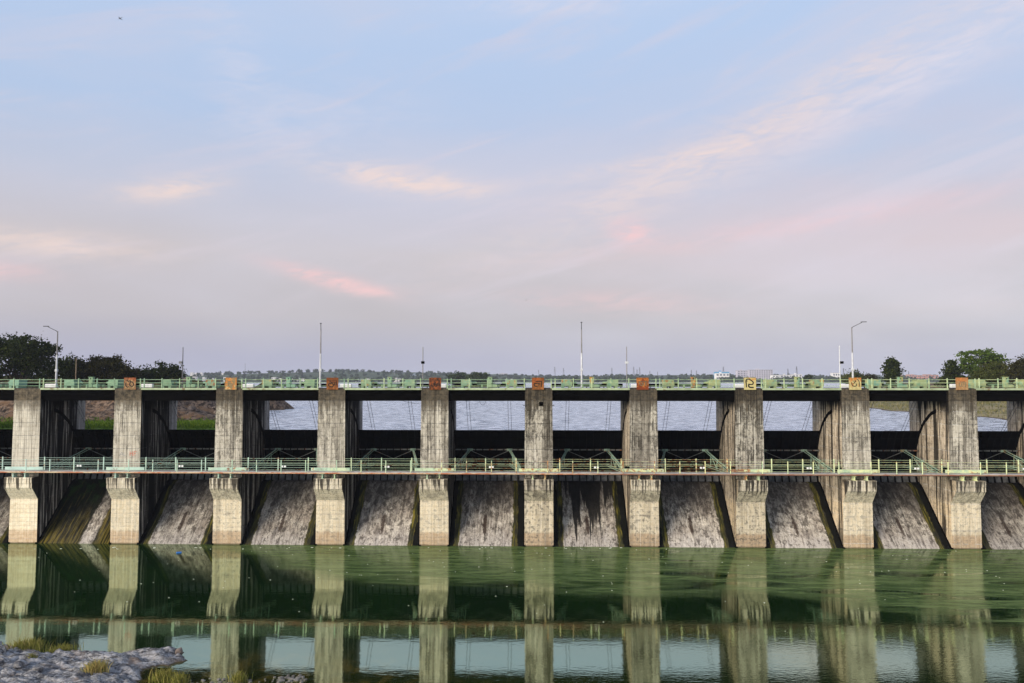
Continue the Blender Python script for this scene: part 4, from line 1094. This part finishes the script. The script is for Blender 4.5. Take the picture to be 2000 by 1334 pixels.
def tree_px(kind, label, d, boxes, ybase, **kw):
    """boxes: list of (px0, px1, ytop, ybot) lobes seen in the photo, at distance d from the camera"""
    Y = d - D; cx = sum((b[0] + b[1]) / 2 for b in boxes) / len(boxes); X = gx(cx, Y); z0 = gz(ybase, Y, cx); sc = d * math.cos(0) / F
    lobes = []
    for a, b, yt, yb in boxes:
        T = TX((a + b) / 2); dep = d * (1 - S_ * T)
        lobes.append((gx((a + b) / 2, Y) - X, (gz(yt, Y, cx) + gz(yb, Y, cx)) / 2 - z0, (gx(b, Y) - gx(a, Y)) / 2, (gz(yt, Y, cx) - gz(yb, Y, cx)) / 2))
    return tree(kind, label, X, Y, z0, lobes, **kw)
GL = 'dark trees on the left bank'; GRR = 'trees on the right bank'
tree_px('broad_tree', 'largest dark spreading tree at the left edge beside the first lamp', 160, [(-60, 60, 668, 745), (10, 104, 660, 715), (-30, 45, 655, 700), (60, 112, 700, 745), (30, 100, 672, 735)], 775,
        nclump=430, per=44, leaf=.42, mat=M['leaf_dark'], seed=3, cr=1.25, trunk_r=.45, group=GL)
tree_px('broad_tree', 'dark tree just right of the first lamp post', 176, [(112, 168, 700, 745), (118, 150, 706, 748)], 778, nclump=170, per=40, leaf=.42, mat=M['leaf_dark'], seed=5, cr=1.0, group=GL)
tree_px('broad_tree', 'dark domed tree with bare twigs above the ringed letter sign', 168, [(158, 250, 697, 750), (180, 240, 694, 735), (235, 268, 708, 750)], 778,
        nclump=290, per=40, leaf=.40, mat=M['leaf_brown'], seed=8, cr=1.1, twigs=9, group=GL)
tree_px('broad_tree', 'small dark bush behind the ringed letter sign', 186, [(246, 286, 722, 752)], 770, nclump=80, per=34, leaf=.38, mat=M['leaf_dark'], seed=9, cr=.9, group=GL)
tree_px('broad_tree', 'small round dark tree left of the dark mast', 190, [(276, 318, 716, 752), (300, 352, 709, 752), (330, 356, 722, 752)], 776, nclump=180, per=38, leaf=.42, mat=M['leaf_dark'], seed=11, cr=1.05, group=GL)
tree_px('columnar_tree', 'dark narrow upright tree standing alone right of the curved lamp', 240, [(1727, 1756, 703, 740), (1729, 1752, 715, 755), (1733, 1750, 702, 720)], 775, nclump=150, per=46, leaf=.55, mat=M['leaf_dark'], seed=12, cr=1.0, group=GRR, density_in=.3)
tree_px('conical_tree', 'dark ragged pointed tree behind the tan sign', 215, [(1848, 1870, 703, 730), (1840, 1876, 716, 748), (1836, 1892, 732, 756)], 775, nclump=170, per=36, leaf=.5, mat=M['leaf_dark'], seed=13, cr=.95, group=GRR)
tree_px('umbrella_tree', 'tall airy green umbrella shaped tree right of the pointed tree', 225, [(1880, 1953, 684, 712), (1876, 1925, 700, 728), (1890, 1915, 715, 742), (1925, 1955, 692, 715)], 775,
        nclump=230, per=34, leaf=.5, mat=M['leaf_green'], bark='palebark', seed=14, cr=1.0, flat=.7, group=GRR, density_in=.6)
tree_px('broad_tree', 'brown leaved spreading tree under the green umbrella tree', 200, [(1915, 1975, 708, 748), (1900, 1950, 725, 752)], 775, nclump=230, per=40, leaf=.42, mat=M['leaf_mid'], bark='palebark', seed=15, cr=1.0, twigs=6, group=GRR)
tree_px('broad_tree', 'brown and green tree cut by the right edge', 190, [(1968, 2040, 705, 752), (1985, 2050, 698, 740)], 775, nclump=240, per=40, leaf=.42, mat=M['leaf_brown'], seed=16, cr=1.1, group=GRR)
tree_px('leafy_bush', 'yellow green bush behind the curved lamp post', 330, [(1644, 1690, 729, 752), (1655, 1680, 727, 745)], 765, nclump=110, per=30, leaf=.75, mat=M['leaf_mid'], seed=17, cr=1.4, group=GRR)
tree_px('leafy_bush', 'olive bush right of the curved lamp post', 340, [(1680, 1712, 732, 752)], 765, nclump=70, per=30, leaf=.7, mat=M['leaf_brown'], seed=18, cr=1.3, group=GRR)
tree_px('leafy_bush', 'small dark bush on the water line right of the cream looped sign', 600, [(1570, 1584, 733, 748)], 757, nclump=40, per=26, leaf=1.1, mat=M['leaf_dark'], seed=19, cr=1.4)
tree_px('broad_tree', 'dark bluish tree left of its twin beyond the water near the middle', 650, [(876, 900, 730, 752), (884, 912, 729, 752)], 757, nclump=110, per=30, leaf=1.4, mat=M['leaf_far'], seed=20, cr=2.4)
tree_px('broad_tree', 'larger domed bluish tree beyond the water near the middle', 620, [(914, 950, 730, 752), (918, 940, 727, 748), (935, 962, 736, 752)], 757, nclump=150, per=30, leaf=1.4, mat=M['leaf_far'], seed=21, cr=2.4)
# islets under the two domed trees and the small bush
for px, d, w in ((915, 640, 30), (1577, 600, 8)):
    Y = d - D; X = gx(px, Y)
    heightfield('islet', X - w * 1.3, X + w * 1.3, Y - w * .6, Y + w * .6, 20, 12, lambda x, y, X=X, Y=Y, w=w: 11.2 + 2.0 * max(0, 1 - ((x - X) / w / 1.2) ** 2 - ((y - Y) / w / .55) ** 2), M['farland'])

# far woods: one mass of crowns along the far shore
def far_woods():
    r = rng(42); Cs = []; Us = []; Vs = []
    for k in range(1500):
        px = r.uniform(-250, 2250); row = r.random() ** 1.3
        Y = 1460 + row * 760; X = gx(px, Y); z = hF(X, Y)
        h = r.uniform(5, 10) * (1 + .25 * mnoise.noise(Vector((X * .01, Y * .01, 0)))); w = h * r.uniform(.45, .8)
        if 940 < px < 1180 and row > .5: h *= .7
        n = 34; d = rand_dirs(r, n); rad = r.uniform(.55, 1.0, n)[:, None]
        C = np.array([X, Y, z + h * .55]) + d * np.array([w, w, h * .5]) * rad
        U = rand_dirs(r, n); V = np.cross(U, rand_dirs(r, n)); s = r.uniform(1.3, 3.0, n)[:, None]
        Cs.append(C); Us.append(U * s); Vs.append(V * s)
    me = quads_mesh('far_woods', np.concatenate(Cs), np.concatenate(Us), np.concatenate(Vs), M['leaf_far'])
    tag(link('far_woods', me, None), kind='stuff')
far_woods()

# blades of grass
def blades(name, pts, hmin, hmax, w, mat, seed, spread=.35, parent=None):
    r = rng(seed); n = len(pts); P = np.array(pts); a = r.uniform(0, 2 * math.pi, n); h = r.uniform(hmin, hmax, n)
    side = np.stack([np.cos(a), np.sin(a), np.zeros(n)], 1) * w / 2
    l = r.normal(size=(n, 2)) * spread * h[:, None]; tip = P + np.stack([l[:, 0], l[:, 1], h], 1); mid = P + np.stack([l[:, 0] * .3, l[:, 1] * .3, h * .6], 1)
    v = np.stack([P - side, P + side, mid + side * .7, tip, mid - side * .7], 1)
    me = bpy.data.meshes.new(name); me.vertices.add(5 * n); me.vertices.foreach_set('co', v.reshape(-1)); me.loops.add(5 * n)
    me.loops.foreach_set('vertex_index', np.arange(5 * n)); me.polygons.add(n); me.polygons.foreach_set('loop_start', np.arange(0, 5 * n, 5)); me.polygons.foreach_set('loop_total', np.full(n, 5)); me.update()
    me.materials.append(mat); return link(name, me, None, parent)
pts = []
r = rng(5)
for k in range(30000):
    d = r.uniform(99, 150); px = r.uniform(-80, 560); Y = d - D; X = gx(px, Y); z = hL(X, Y)
    if 11.98 < z < 12.9 and Y < 30 + r.uniform(-3, 3): pts.append((X, Y, z - .05))
tag(blades('bank_grass', pts, .25, .6, .16, M['grass'], 6), 'bright green grass along the left shore of the reservoir', kind='stuff')
pts = []
for k in range(26000):
    d = r.uniform(110, 330); px = r.uniform(1660, 2060); Y = d - D; X = gx(px, Y); z = hR(X, Y)
    if 12.05 < z < 17: pts.append((X, Y, z - .05)) if r.random() < .5 else None
tag(blades('dry_grass', pts, .2, .6, .25, M['dryb'], 7), 'dry yellow green grass over the right bank', kind='stuff')
# boulders on the left bank
def rock_mesh(seed, s=(1, 1, .7), sub=2):
    import bmesh
    bm = bmesh.new(); bmesh.ops.create_icosphere(bm, subdivisions=sub, radius=1)
    for v in bm.verts:
        d = 1 + .38 * mnoise.fractal(v.co * 1.1 + Vector((seed * 5.1, 0, 0)), 1, 2, 3); q = v.co * d
        v.co = Vector((q.x * s[0], q.y * s[1], q.z * s[2]))
    me = bpy.data.meshes.new('boulder'); bm.to_mesh(me); bm.free(); me.materials.append(M['boulder']); return me
rocks = [rock_mesh(k, (1, .9, .65)) for k in range(6)]
nb = 0
for k in range(900):
    if nb >= 110: break
    d = r.uniform(118, 156); px = r.choice([r.uniform(-20, 30), r.uniform(172, 232), r.uniform(350, 432), r.uniform(-60, 450)]); Y = d - D; X = gx(px, Y); z = hL(X, Y)
    if z < 12.4: continue
    o = link('boulder', rocks[nb % 6], None, None, (X, Y, z), (r.uniform(-.3, .3), 0, r.uniform(0, 6))); s = r.uniform(.35, 1.15); o.scale = (s, s, s)
    tag(o, 'brown boulder on the rocky left bank seen through the bays', 'boulder', 'boulders on the left bank'); nb += 1

# ------------------------------------------------------------------ foreground rock spit
OUT = [(-60, 1235), (0, 1248), (30, 1262), (70, 1272), (130, 1274), (200, 1275), (255, 1277), (300, 1268), (340, 1266), (372, 1274), (362, 1282), (392, 1290), (350, 1300), (310, 1312), (285, 1330), (268, 1350), (250, 1400), (230, 1480), (-200, 1480), (-400, 1300)]
def gw(px, py):                         # photo point on the river surface -> world XY
    lo, hi = -80, 0
    for _ in range(40):
        mid = (lo + hi) / 2
        if gz(py, mid, px) > 0: lo = mid
        else: hi = mid
    return (gx(px, lo), lo)
OW = [gw(*p) for p in OUT]
def inside(x, y):
    c = False; n = len(OW); j = n - 1
    for i in range(n):
        xi, yi = OW[i]; xj, yj = OW[j]
        if (yi > y) != (yj > y) and x < (xj - xi) * (y - yi) / (yj - yi) + xi: c = not c
        j = i
    return c
def sdist(x, y):
    best = 1e9; n = len(OW)
    for i in range(n):
        ax, ay = OW[i]; bx, by = OW[(i + 1) % n]; t = max(0, min(1, ((x - ax) * (bx - ax) + (y - ay) * (by - ay)) / ((bx - ax) ** 2 + (by - ay) ** 2)))
        best = min(best, math.hypot(x - ax - t * (bx - ax), y - ay - t * (by - ay)))
    return best if inside(x, y) else -best
def hS(x, y):
    s = sdist(x, y) + fr(x, y, .9, 4) * .35
    q = x * .35 + y * .9
    rough = (.5 - abs(mnoise.fractal(Vector((x * .22 + q * .12, q * .75, 1.3)), 1.0, 2.1, 4))) * .42 + mnoise.fractal(Vector((x * 1.6, q * 3.4, 5)), .8, 2.1, 5) * .17 - .02
    base = sm(-.3, 1.2, s) * .40 + sm(0, 6, s) * .22 - .12 - sm(0, -2.5, s) * .8
    return base + rough * sm(-.6, .6, s)
heightfield('rock_bank', -46, -17, -62, -27, 230, 280, hS, M['rock'], smooth=True)
def tuft(px, py, w, h, n, mat, lab, seed):
    x, y = gw(px, py); t = empty('grass_tuft', (x, y, max(0, hS(x, y)) - .03), 0, lab, 'grass tuft', 'grass tufts on the rock bank'); r = rng(seed); sc = (y + D) / F
    p = r.normal(size=(n, 2)) * np.array([w * sc / 3.6, w * sc / 5]); tag(blades('blades', [(a, b, 0) for a, b in p], h * sc * .45, h * sc, .035, mat, seed, .28, t), kind='stuff')
tuft(70, 1270, 58, 24, 800, M['greeng'], 'large yellow green grass tuft at the left end of the rock bank', 1)
tuft(138, 1272, 50, 14, 420, M['greeng'], 'low olive grass tuft on the far rim of the rock bank', 2)
tuft(205, 1326, 36, 26, 500, M['dryg'], 'dry straw coloured grass tuft in the middle of the rock', 3)
tuft(335, 1328, 34, 24, 420, M['greeng'], 'green grass tuft at the near right corner of the rock bank', 4)
tuft(80, 1300, 14, 12, 160, M['greeng'], 'tiny green tuft among the dark rocks at the left', 5)
tuft(478, 1332, 26, 22, 260, M['greeng'], 'small weed standing in the shallow water near the pebbles', 6)
tuft(365, 1334, 26, 22, 400, M['greeng'], 'small green tuft right of the corner tuft on the rock bank', 8)
# rocks at the left, the tip stone, shallow stones
slate = [rock_mesh(20 + k, (1, .7, .55)) for k in range(5)]
for me in slate: me.materials.clear(); me.materials.append(M['rock'])
for k, (px, py, s) in enumerate([(8, 1290, .8), (20, 1310, .7), (45, 1300, .5), (60, 1318, .6), (5, 1330, .9), (35, 1332, .6), (90, 1326, .45), (12, 1268, .45), (75, 1300, .35)]):
    x, y = gw(px, py); o = link('slate_boulder', slate[k % 5], None, None, (x, y, hS(x, y) + .05), (0, rnd.uniform(-.2, .2), rnd.uniform(0, 6))); o.scale = (s, s, s)
    tag(o, 'dark broken slate boulder, ' + ['third from the left edge in the far row', 'large one below the far left row', 'right beside the big grass tuft', 'low one in the lower left group', 'largest at the bottom left corner', 'small one next to the corner boulder', 'flat one farthest right', 'small one at the water line on the far left', 'smallest beneath the big grass tuft'][k], 'boulder', 'dark boulders at the left of the rock bank')
x, y = gw(362, 1279); o = link('tip_stone', rocks[1], None, None, (x, y, .25), (0, 0, 1)); o.scale = (.28, .28, .3); tag(o, 'small reddish stone on the tip of the rock bank', 'stone')
pm = rock_mesh(40, (1, .8, .5), 1); pm.materials.clear(); pm.materials.append(M['pebble'])
C = MB()
for k in range(90):
    if k < 50: px, py = rnd.gauss(578, 16), rnd.gauss(1327, 3.5)
    else: px, py = rnd.uniform(380, 530), rnd.uniform(1326, 1345)
    x, y = gw(px, py); s = rnd.uniform(.06, .17); n0 = len(C.v); a = rnd.uniform(0, 6)
    for v in pm.vertices:
        q = v.co; C.v.append((x + (q.x * math.cos(a) - q.y * math.sin(a)) * s, y + (q.x * math.sin(a) + q.y * math.cos(a)) * s, .02 + q.z * s))
    for f in pm.polygons: C.f.append(tuple(i + n0 for i in f.vertices))
tag(C.build('pebbles', M['pebble']), 'grey pebbles just breaking the shallow water right of the rock bank', kind='stuff')
# floating litter and foam flecks
blue = simple('blue_plastic', (.03, .16, .50), .4, .4, .1)
x, y = gw(358, 1080); o = MB().cbox(-.28, .28, -.12, .12, -.03, .10, .04).build('floating_bottle', blue, loc=(x, y, .02)); o.rotation_euler = (0, 0, .4); tag(o, 'blue plastic litter floating near the left piers', 'litter')
m = MB()
for k in range(150):
    if k < 36: px, py = rnd.uniform(60, 1300), rnd.uniform(1069, 1073)
    else: px, py = rnd.uniform(80, 1950), 1074 + abs(rnd.gauss(0, 55))
    x, y = gw(px, py); s = rnd.uniform(.015, .04) * (2.2 if k < 36 else 1); 
    if y > -.2: continue
    m.cbox(x - s * 1.6, x + s * 1.6, y - s, y + s, .0, .025, .008)
tag(m.build('foam_flecks', simple('foam', (.60, .62, .52), .8, .1, .2)), 'pale foam flecks drifting on the green river', kind='stuff')

# ------------------------------------------------------------------ far buildings
wallw = simple('white_wall', (.72, .71, .70), .8, .1, .06, .05, bump=0); wallp = simple('grey_lilac_wall', (.46, .44, .50), .8, .1, .1, .05, bump=0); wallr = simple('brick_pink_wall', (.50, .25, .19), .8, .1, .1, .05, bump=0)
wallb = simple('pale_blue_wall', (.42, .50, .60), .8, .1, .08, .05, bump=0); winm = simple('dark_window', (.10, .11, .14), .3, .5, .1, .05, bump=0); roofb = simple('blue_roof', (.08, .30, .52), .6, .2, .08, .05, bump=0)
roofg = simple('grey_roof', (.35, .35, .37), .8, .1, .1, .05, bump=0)
def building(px0, px1, yt, yb, Y, wall, label, roof=None, floors=0, cols=0, depth=16, group=None, slabs=True):
    x0, x1 = gx(px0, Y), gx(px1, Y); zt, zb = gz(yt, Y, px0), gz(yb, Y, px0); w = x1 - x0; h = zt - zb
    t = empty('building', ((x0 + x1) / 2, Y, zb), 0, label, 'building', group)
    MB().box(-w / 2, w / 2, 0, depth, -12, h).build('wall', wall, t)
    m = MB().box(-w / 2 - .4, w / 2 + .4, -.4, depth + .4, h + .003, h + .7); rf = m.build('roof', roof or roofg, t)
    if w > 20: MB().box(-w * .2, -w * .05, 3, 8, h + .703, h + 3.2).build('water_tank', wall, rf)
    if floors and cols:
        fh = h / floors; cw = w / cols; me = MB().box(-cw * .3, cw * .3, -.12, .05, 0, fh * .5).mesh('window')
        me.materials.append(winm)
        for a in range(floors):
            for b in range(cols): link('window', me, None, t, (-w / 2 + cw * (b + .5), 0, fh * (a + .25)))
    return t
building(1440, 1462, 724, 742, 1750, wallp, 'left grey lilac wing of the long far block', floors=5, cols=4)
building(1463, 1509, 722.5, 742, 1700, wallp, 'long grey lilac apartment block behind the looped letter sign', floors=5, cols=10)
building(1398, 1424, 729, 742, 1650, wallw, 'white far hall under a blue roof', roof=roofb, floors=2, cols=4)
b = building(1397, 1424, 726.5, 729, 1680, roofb, 'blue roofed upper hall behind the white hall'); 
building(1508, 1520, 733, 742, 1600, wallw, 'small white house right of the long lilac block', floors=2, cols=2)
building(1524, 1546, 732.5, 742, 1750, wallw, 'low white far house between pylons', floors=2, cols=4)
building(1547, 1566, 731.5, 742, 1800, wallw, 'low cream far house beneath the pylon', floors=2, cols=3)
building(1626, 1640, 728.5, 742, 1900, wallw, 'far white house left of the white mast', floors=2, cols=3)
building(946, 956.5, 727, 742, 2600, wallb, 'bluish far tower block right of the domed tree', floors=6, cols=3)
building(963, 973, 730, 742, 2900, wallb, 'faint far block second from the bluish tower', floors=4, cols=3)
building(975, 992, 729.5, 742, 3000, wallp, 'faint far wide block third from the bluish tower', floors=4, cols=4)
building(997, 1012, 730, 742, 3000, wallb, 'faint far block rightmost of the misty group', floors=4, cols=3)
building(801, 822, 732, 742, 1900, wallb, 'far hall with flat canopy left of the domed trees', floors=1, cols=5)
labs = ['first', 'second', 'third', 'fourth', 'fifth', 'sixth', 'seventh', 'eighth', 'ninth', 'tenth', 'eleventh', 'twelfth']
for k, (a, b_, yt) in enumerate([(1765, 1774, 733), (1775, 1785, 731.5), (1786, 1796, 733), (1798, 1806, 733.5), (1807, 1818, 731.5), (1819, 1832, 732.5)]):
    building(a, b_, yt, 742, 1850, wallr, '%s brick pink far house counted rightwards from the upright tree' % labs[k], floors=2, cols=2, group='brick pink houses on the far shore')
for k, (a, b_, yt) in enumerate([(372, 378, 728), (381, 388, 728.5), (391, 396, 728), (400, 411, 729), (416, 421, 728.5), (430, 441, 729.5), (450, 457, 731), (462, 470, 731.5), (480, 490, 733)]):
    building(a, b_, yt, yt + 5, 2150, wallw, '%s small white house from the left along the hill ridge' % labs[k], floors=1, cols=2, depth=8, group='white houses on the left hill ridge')
for k, (a, b_, yt, yb) in enumerate([(376, 384, 736, 743), (396, 401, 737, 744), (408, 418, 739, 745), (437, 442, 737, 744), (472, 479, 741, 746), (531, 540, 737.5, 745), (541, 549, 739, 746), (553, 562, 738.5, 746), (564, 573, 740, 746), (576, 586, 739, 746), (589, 597, 740, 746)]):
    building(a, b_, yt, yb, 1500, wallw, '%s white shore house from the left below the hill' % labs[k], floors=2, cols=2, depth=9, group='white houses on the left shore')
for k, (a, b_, yt) in enumerate([(690, 699, 740), (703, 711, 741), (716, 722, 740), (759, 766, 740), (768, 776, 738.5), (778, 786, 740), (984, 992, 741), (994, 1001, 740.5)]):
    building(a, b_, yt, 746, 1480, wallw, '%s pale shore house from the left past the deep orange sign' % labs[k], floors=2, cols=2, depth=9, group='pale houses on the middle shore')

def pylon(px, yt, Y, label):
    x = gx(px, Y); z0 = hF(x, Y); h = gz(yt, Y, px) - z0; w = h * .085; t = empty('pylon', (x, Y, z0), 0, label, 'pylon', 'power pylons on the far shore'); th = .5
    m = MB()
    for sx in (-1, 1):
        for sy in (-1, 1): m.beam((sx * w, sy * w, 0), (sx * w * .16, sy * w * .16, h), th, th)
    n = 7
    for k in range(n):
        a = h * k / n; b2 = h * (k + 1) / n; wa = w * (1 - .84 * k / n); wb = w * (1 - .84 * (k + 1) / n)
        m.beam((-wa, -wa, a), (wb, -wb, b2), th * .5, th * .5); m.beam((wa, -wa, a), (-wb, -wb, b2), th * .5, th * .5)
    m.build('lattice', M['mastdark'], t)
    for f in (.72, .83, .94): MB().beam((-w * 1.1 * (1.35 - f * .5), 0, h * f), (w * 1.1 * (1.35 - f * .5), 0, h * f), th * .9, th * .9).build('cross_arm', M['mastdark'], t)
for px, yt, Y, lab in [(1052, 722, 2300, 'lattice pylon above the sign nearest the middle'), (1083.5, 716.5, 2000, 'tall lattice pylon left of the middle lamp post'), (1100.5, 719, 2000, 'lattice pylon just left of the middle lamp post'),
                       (1195, 718, 2200, 'lattice pylon left of the pale boxed mast'), (1237.5, 716, 2100, 'first lattice pylon right of the pale boxed mast'), (1244, 721, 2300, 'short lattice pylon in the cluster above the red sign'),
                       (1249, 717.5, 2100, 'third lattice pylon of the cluster above the red sign'), (1269, 724, 2400, 'small lattice pylon right of the red sign'), (1284, 726, 2500, 'tiny lattice pylon far right of the red sign'), (1350, 722, 2200, 'left lattice pylon of the pair left of the blue roof'),
                       (1360, 723.5, 2200, 'right lattice pylon of the pair left of the blue roof'), (1412.5, 716, 2100, 'lattice pylon behind the blue roofed hall'), (1538.5, 720, 2200, 'faint lattice pylon right of the lilac block'),
                       (1555.5, 715.5, 2100, 'dark lattice pylon above the low cream house'), (1647, 719, 2200, 'lattice pylon left of the curved lamp post'), (1762, 718, 2200, 'lattice pylon right of the upright tree'),
                       (1774, 725, 2500, 'small lattice pylon above the pink houses'), (692.5, 727, 2300, 'small lattice pylon right of the deep orange sign')]:
    pylon(px, yt, Y, lab)
Y = 2200; x = gx(479, Y); z0 = hF(x, Y); o = MB().tube([(0, 0, 0), (0, 0, gz(709, Y, 479) - z0)], [.8, .35], 5).build('radio_mast', M['mastdark'], loc=(x, Y, z0)); tag(o, 'thin radio mast on the left hill', 'mast')
Y = 1900; x = gx(771, Y); z0 = hF(x, Y); o = MB().tube([(0, 0, 0), (0, 0, gz(729, Y, 771) - z0)], [1.3, .9], 8).build('chimney', M['mastdark'], loc=(x, Y, z0)); tag(o, 'dark far factory chimney near the middle left', 'chimney')

# ------------------------------------------------------------------ birds
def bird(px, py, d, L, roll, lab):
    Y = d - D; p = gp(px, py, Y); t = empty('bird', p, 0, lab, 'bird'); t.rotation_euler = (0, -roll, 0)
    dk = M['mastdark']
    MB().tube([(-L * .5, 0, 0), (-L * .3, 0, .01), (0, 0, 0), (L * .3, 0, 0), (L * .52, 0, .01)], [.01, L * .07, L * .09, L * .05, .008], 8).build('body', dk, t, smooth=True)
    for s in (-1, 1):
        m = MB(); m.v = [(-L * .12, s * .03, 0), (L * .18, s * .03, 0), (L * .12, s * L * .6, L * .03), (-L * .02, s * L * .65, L * .03), (L * .3, s * L * 1.1, 0)]
        m.v += [(a, b_, c - .012) for a, b_, c in m.v]; m.f = [(0, 1, 2, 3), (3, 2, 4), (8, 7, 6, 5), (9, 7, 8), (0, 3, 8, 5), (1, 6, 7, 2), (3, 4, 9, 8), (2, 7, 9, 4)]
        m.build('wing', dk, t, fix=True)
    m = MB(); m.v = [(L * .45, -.03, 0), (L * .45, .03, 0), (L * .75, L * .1, 0), (L * .75, -L * .1, 0)]; m.v += [(a, b_, c - .01) for a, b_, c in m.v]
    m.f = [(0, 1, 2, 3), (7, 6, 5, 4), (0, 4, 5, 1), (1, 5, 6, 2), (2, 6, 7, 3), (3, 7, 4, 0)]; m.build('tail', dk, t)
bird(216, 36, 70, .34, R_(27), 'dark bird gliding high at the top left of the sky')
bird(1028, 586, 260, .8, R_(10), 'tiny far bird low in the middle of the sky')

# ------------------------------------------------------------------ haze
hz = MB().box(-4600, 4600, -480, 8600, -6.2, 75).build('haze', None)
hz.data.materials.clear(); hm = bpy.data.materials.new('haze_air'); hm.use_nodes = True; k = NT(hm.node_tree)
pv = k.n('ShaderNodeVolumePrincipled'); pv.inputs['Color'].default_value = (.80, .86, 1.0, 1); pv.inputs['Density'].default_value = .00011; pv.inputs['Anisotropy'].default_value = 0.0
o_ = k.n('ShaderNodeOutputMaterial'); k.t.links.new(pv.outputs[0], o_.inputs['Volume']); hz.data.materials.append(hm)
tag(hz, kind='stuff')
scene.cycles.volume_bounces = 0
scene.cycles.max_bounces = 6
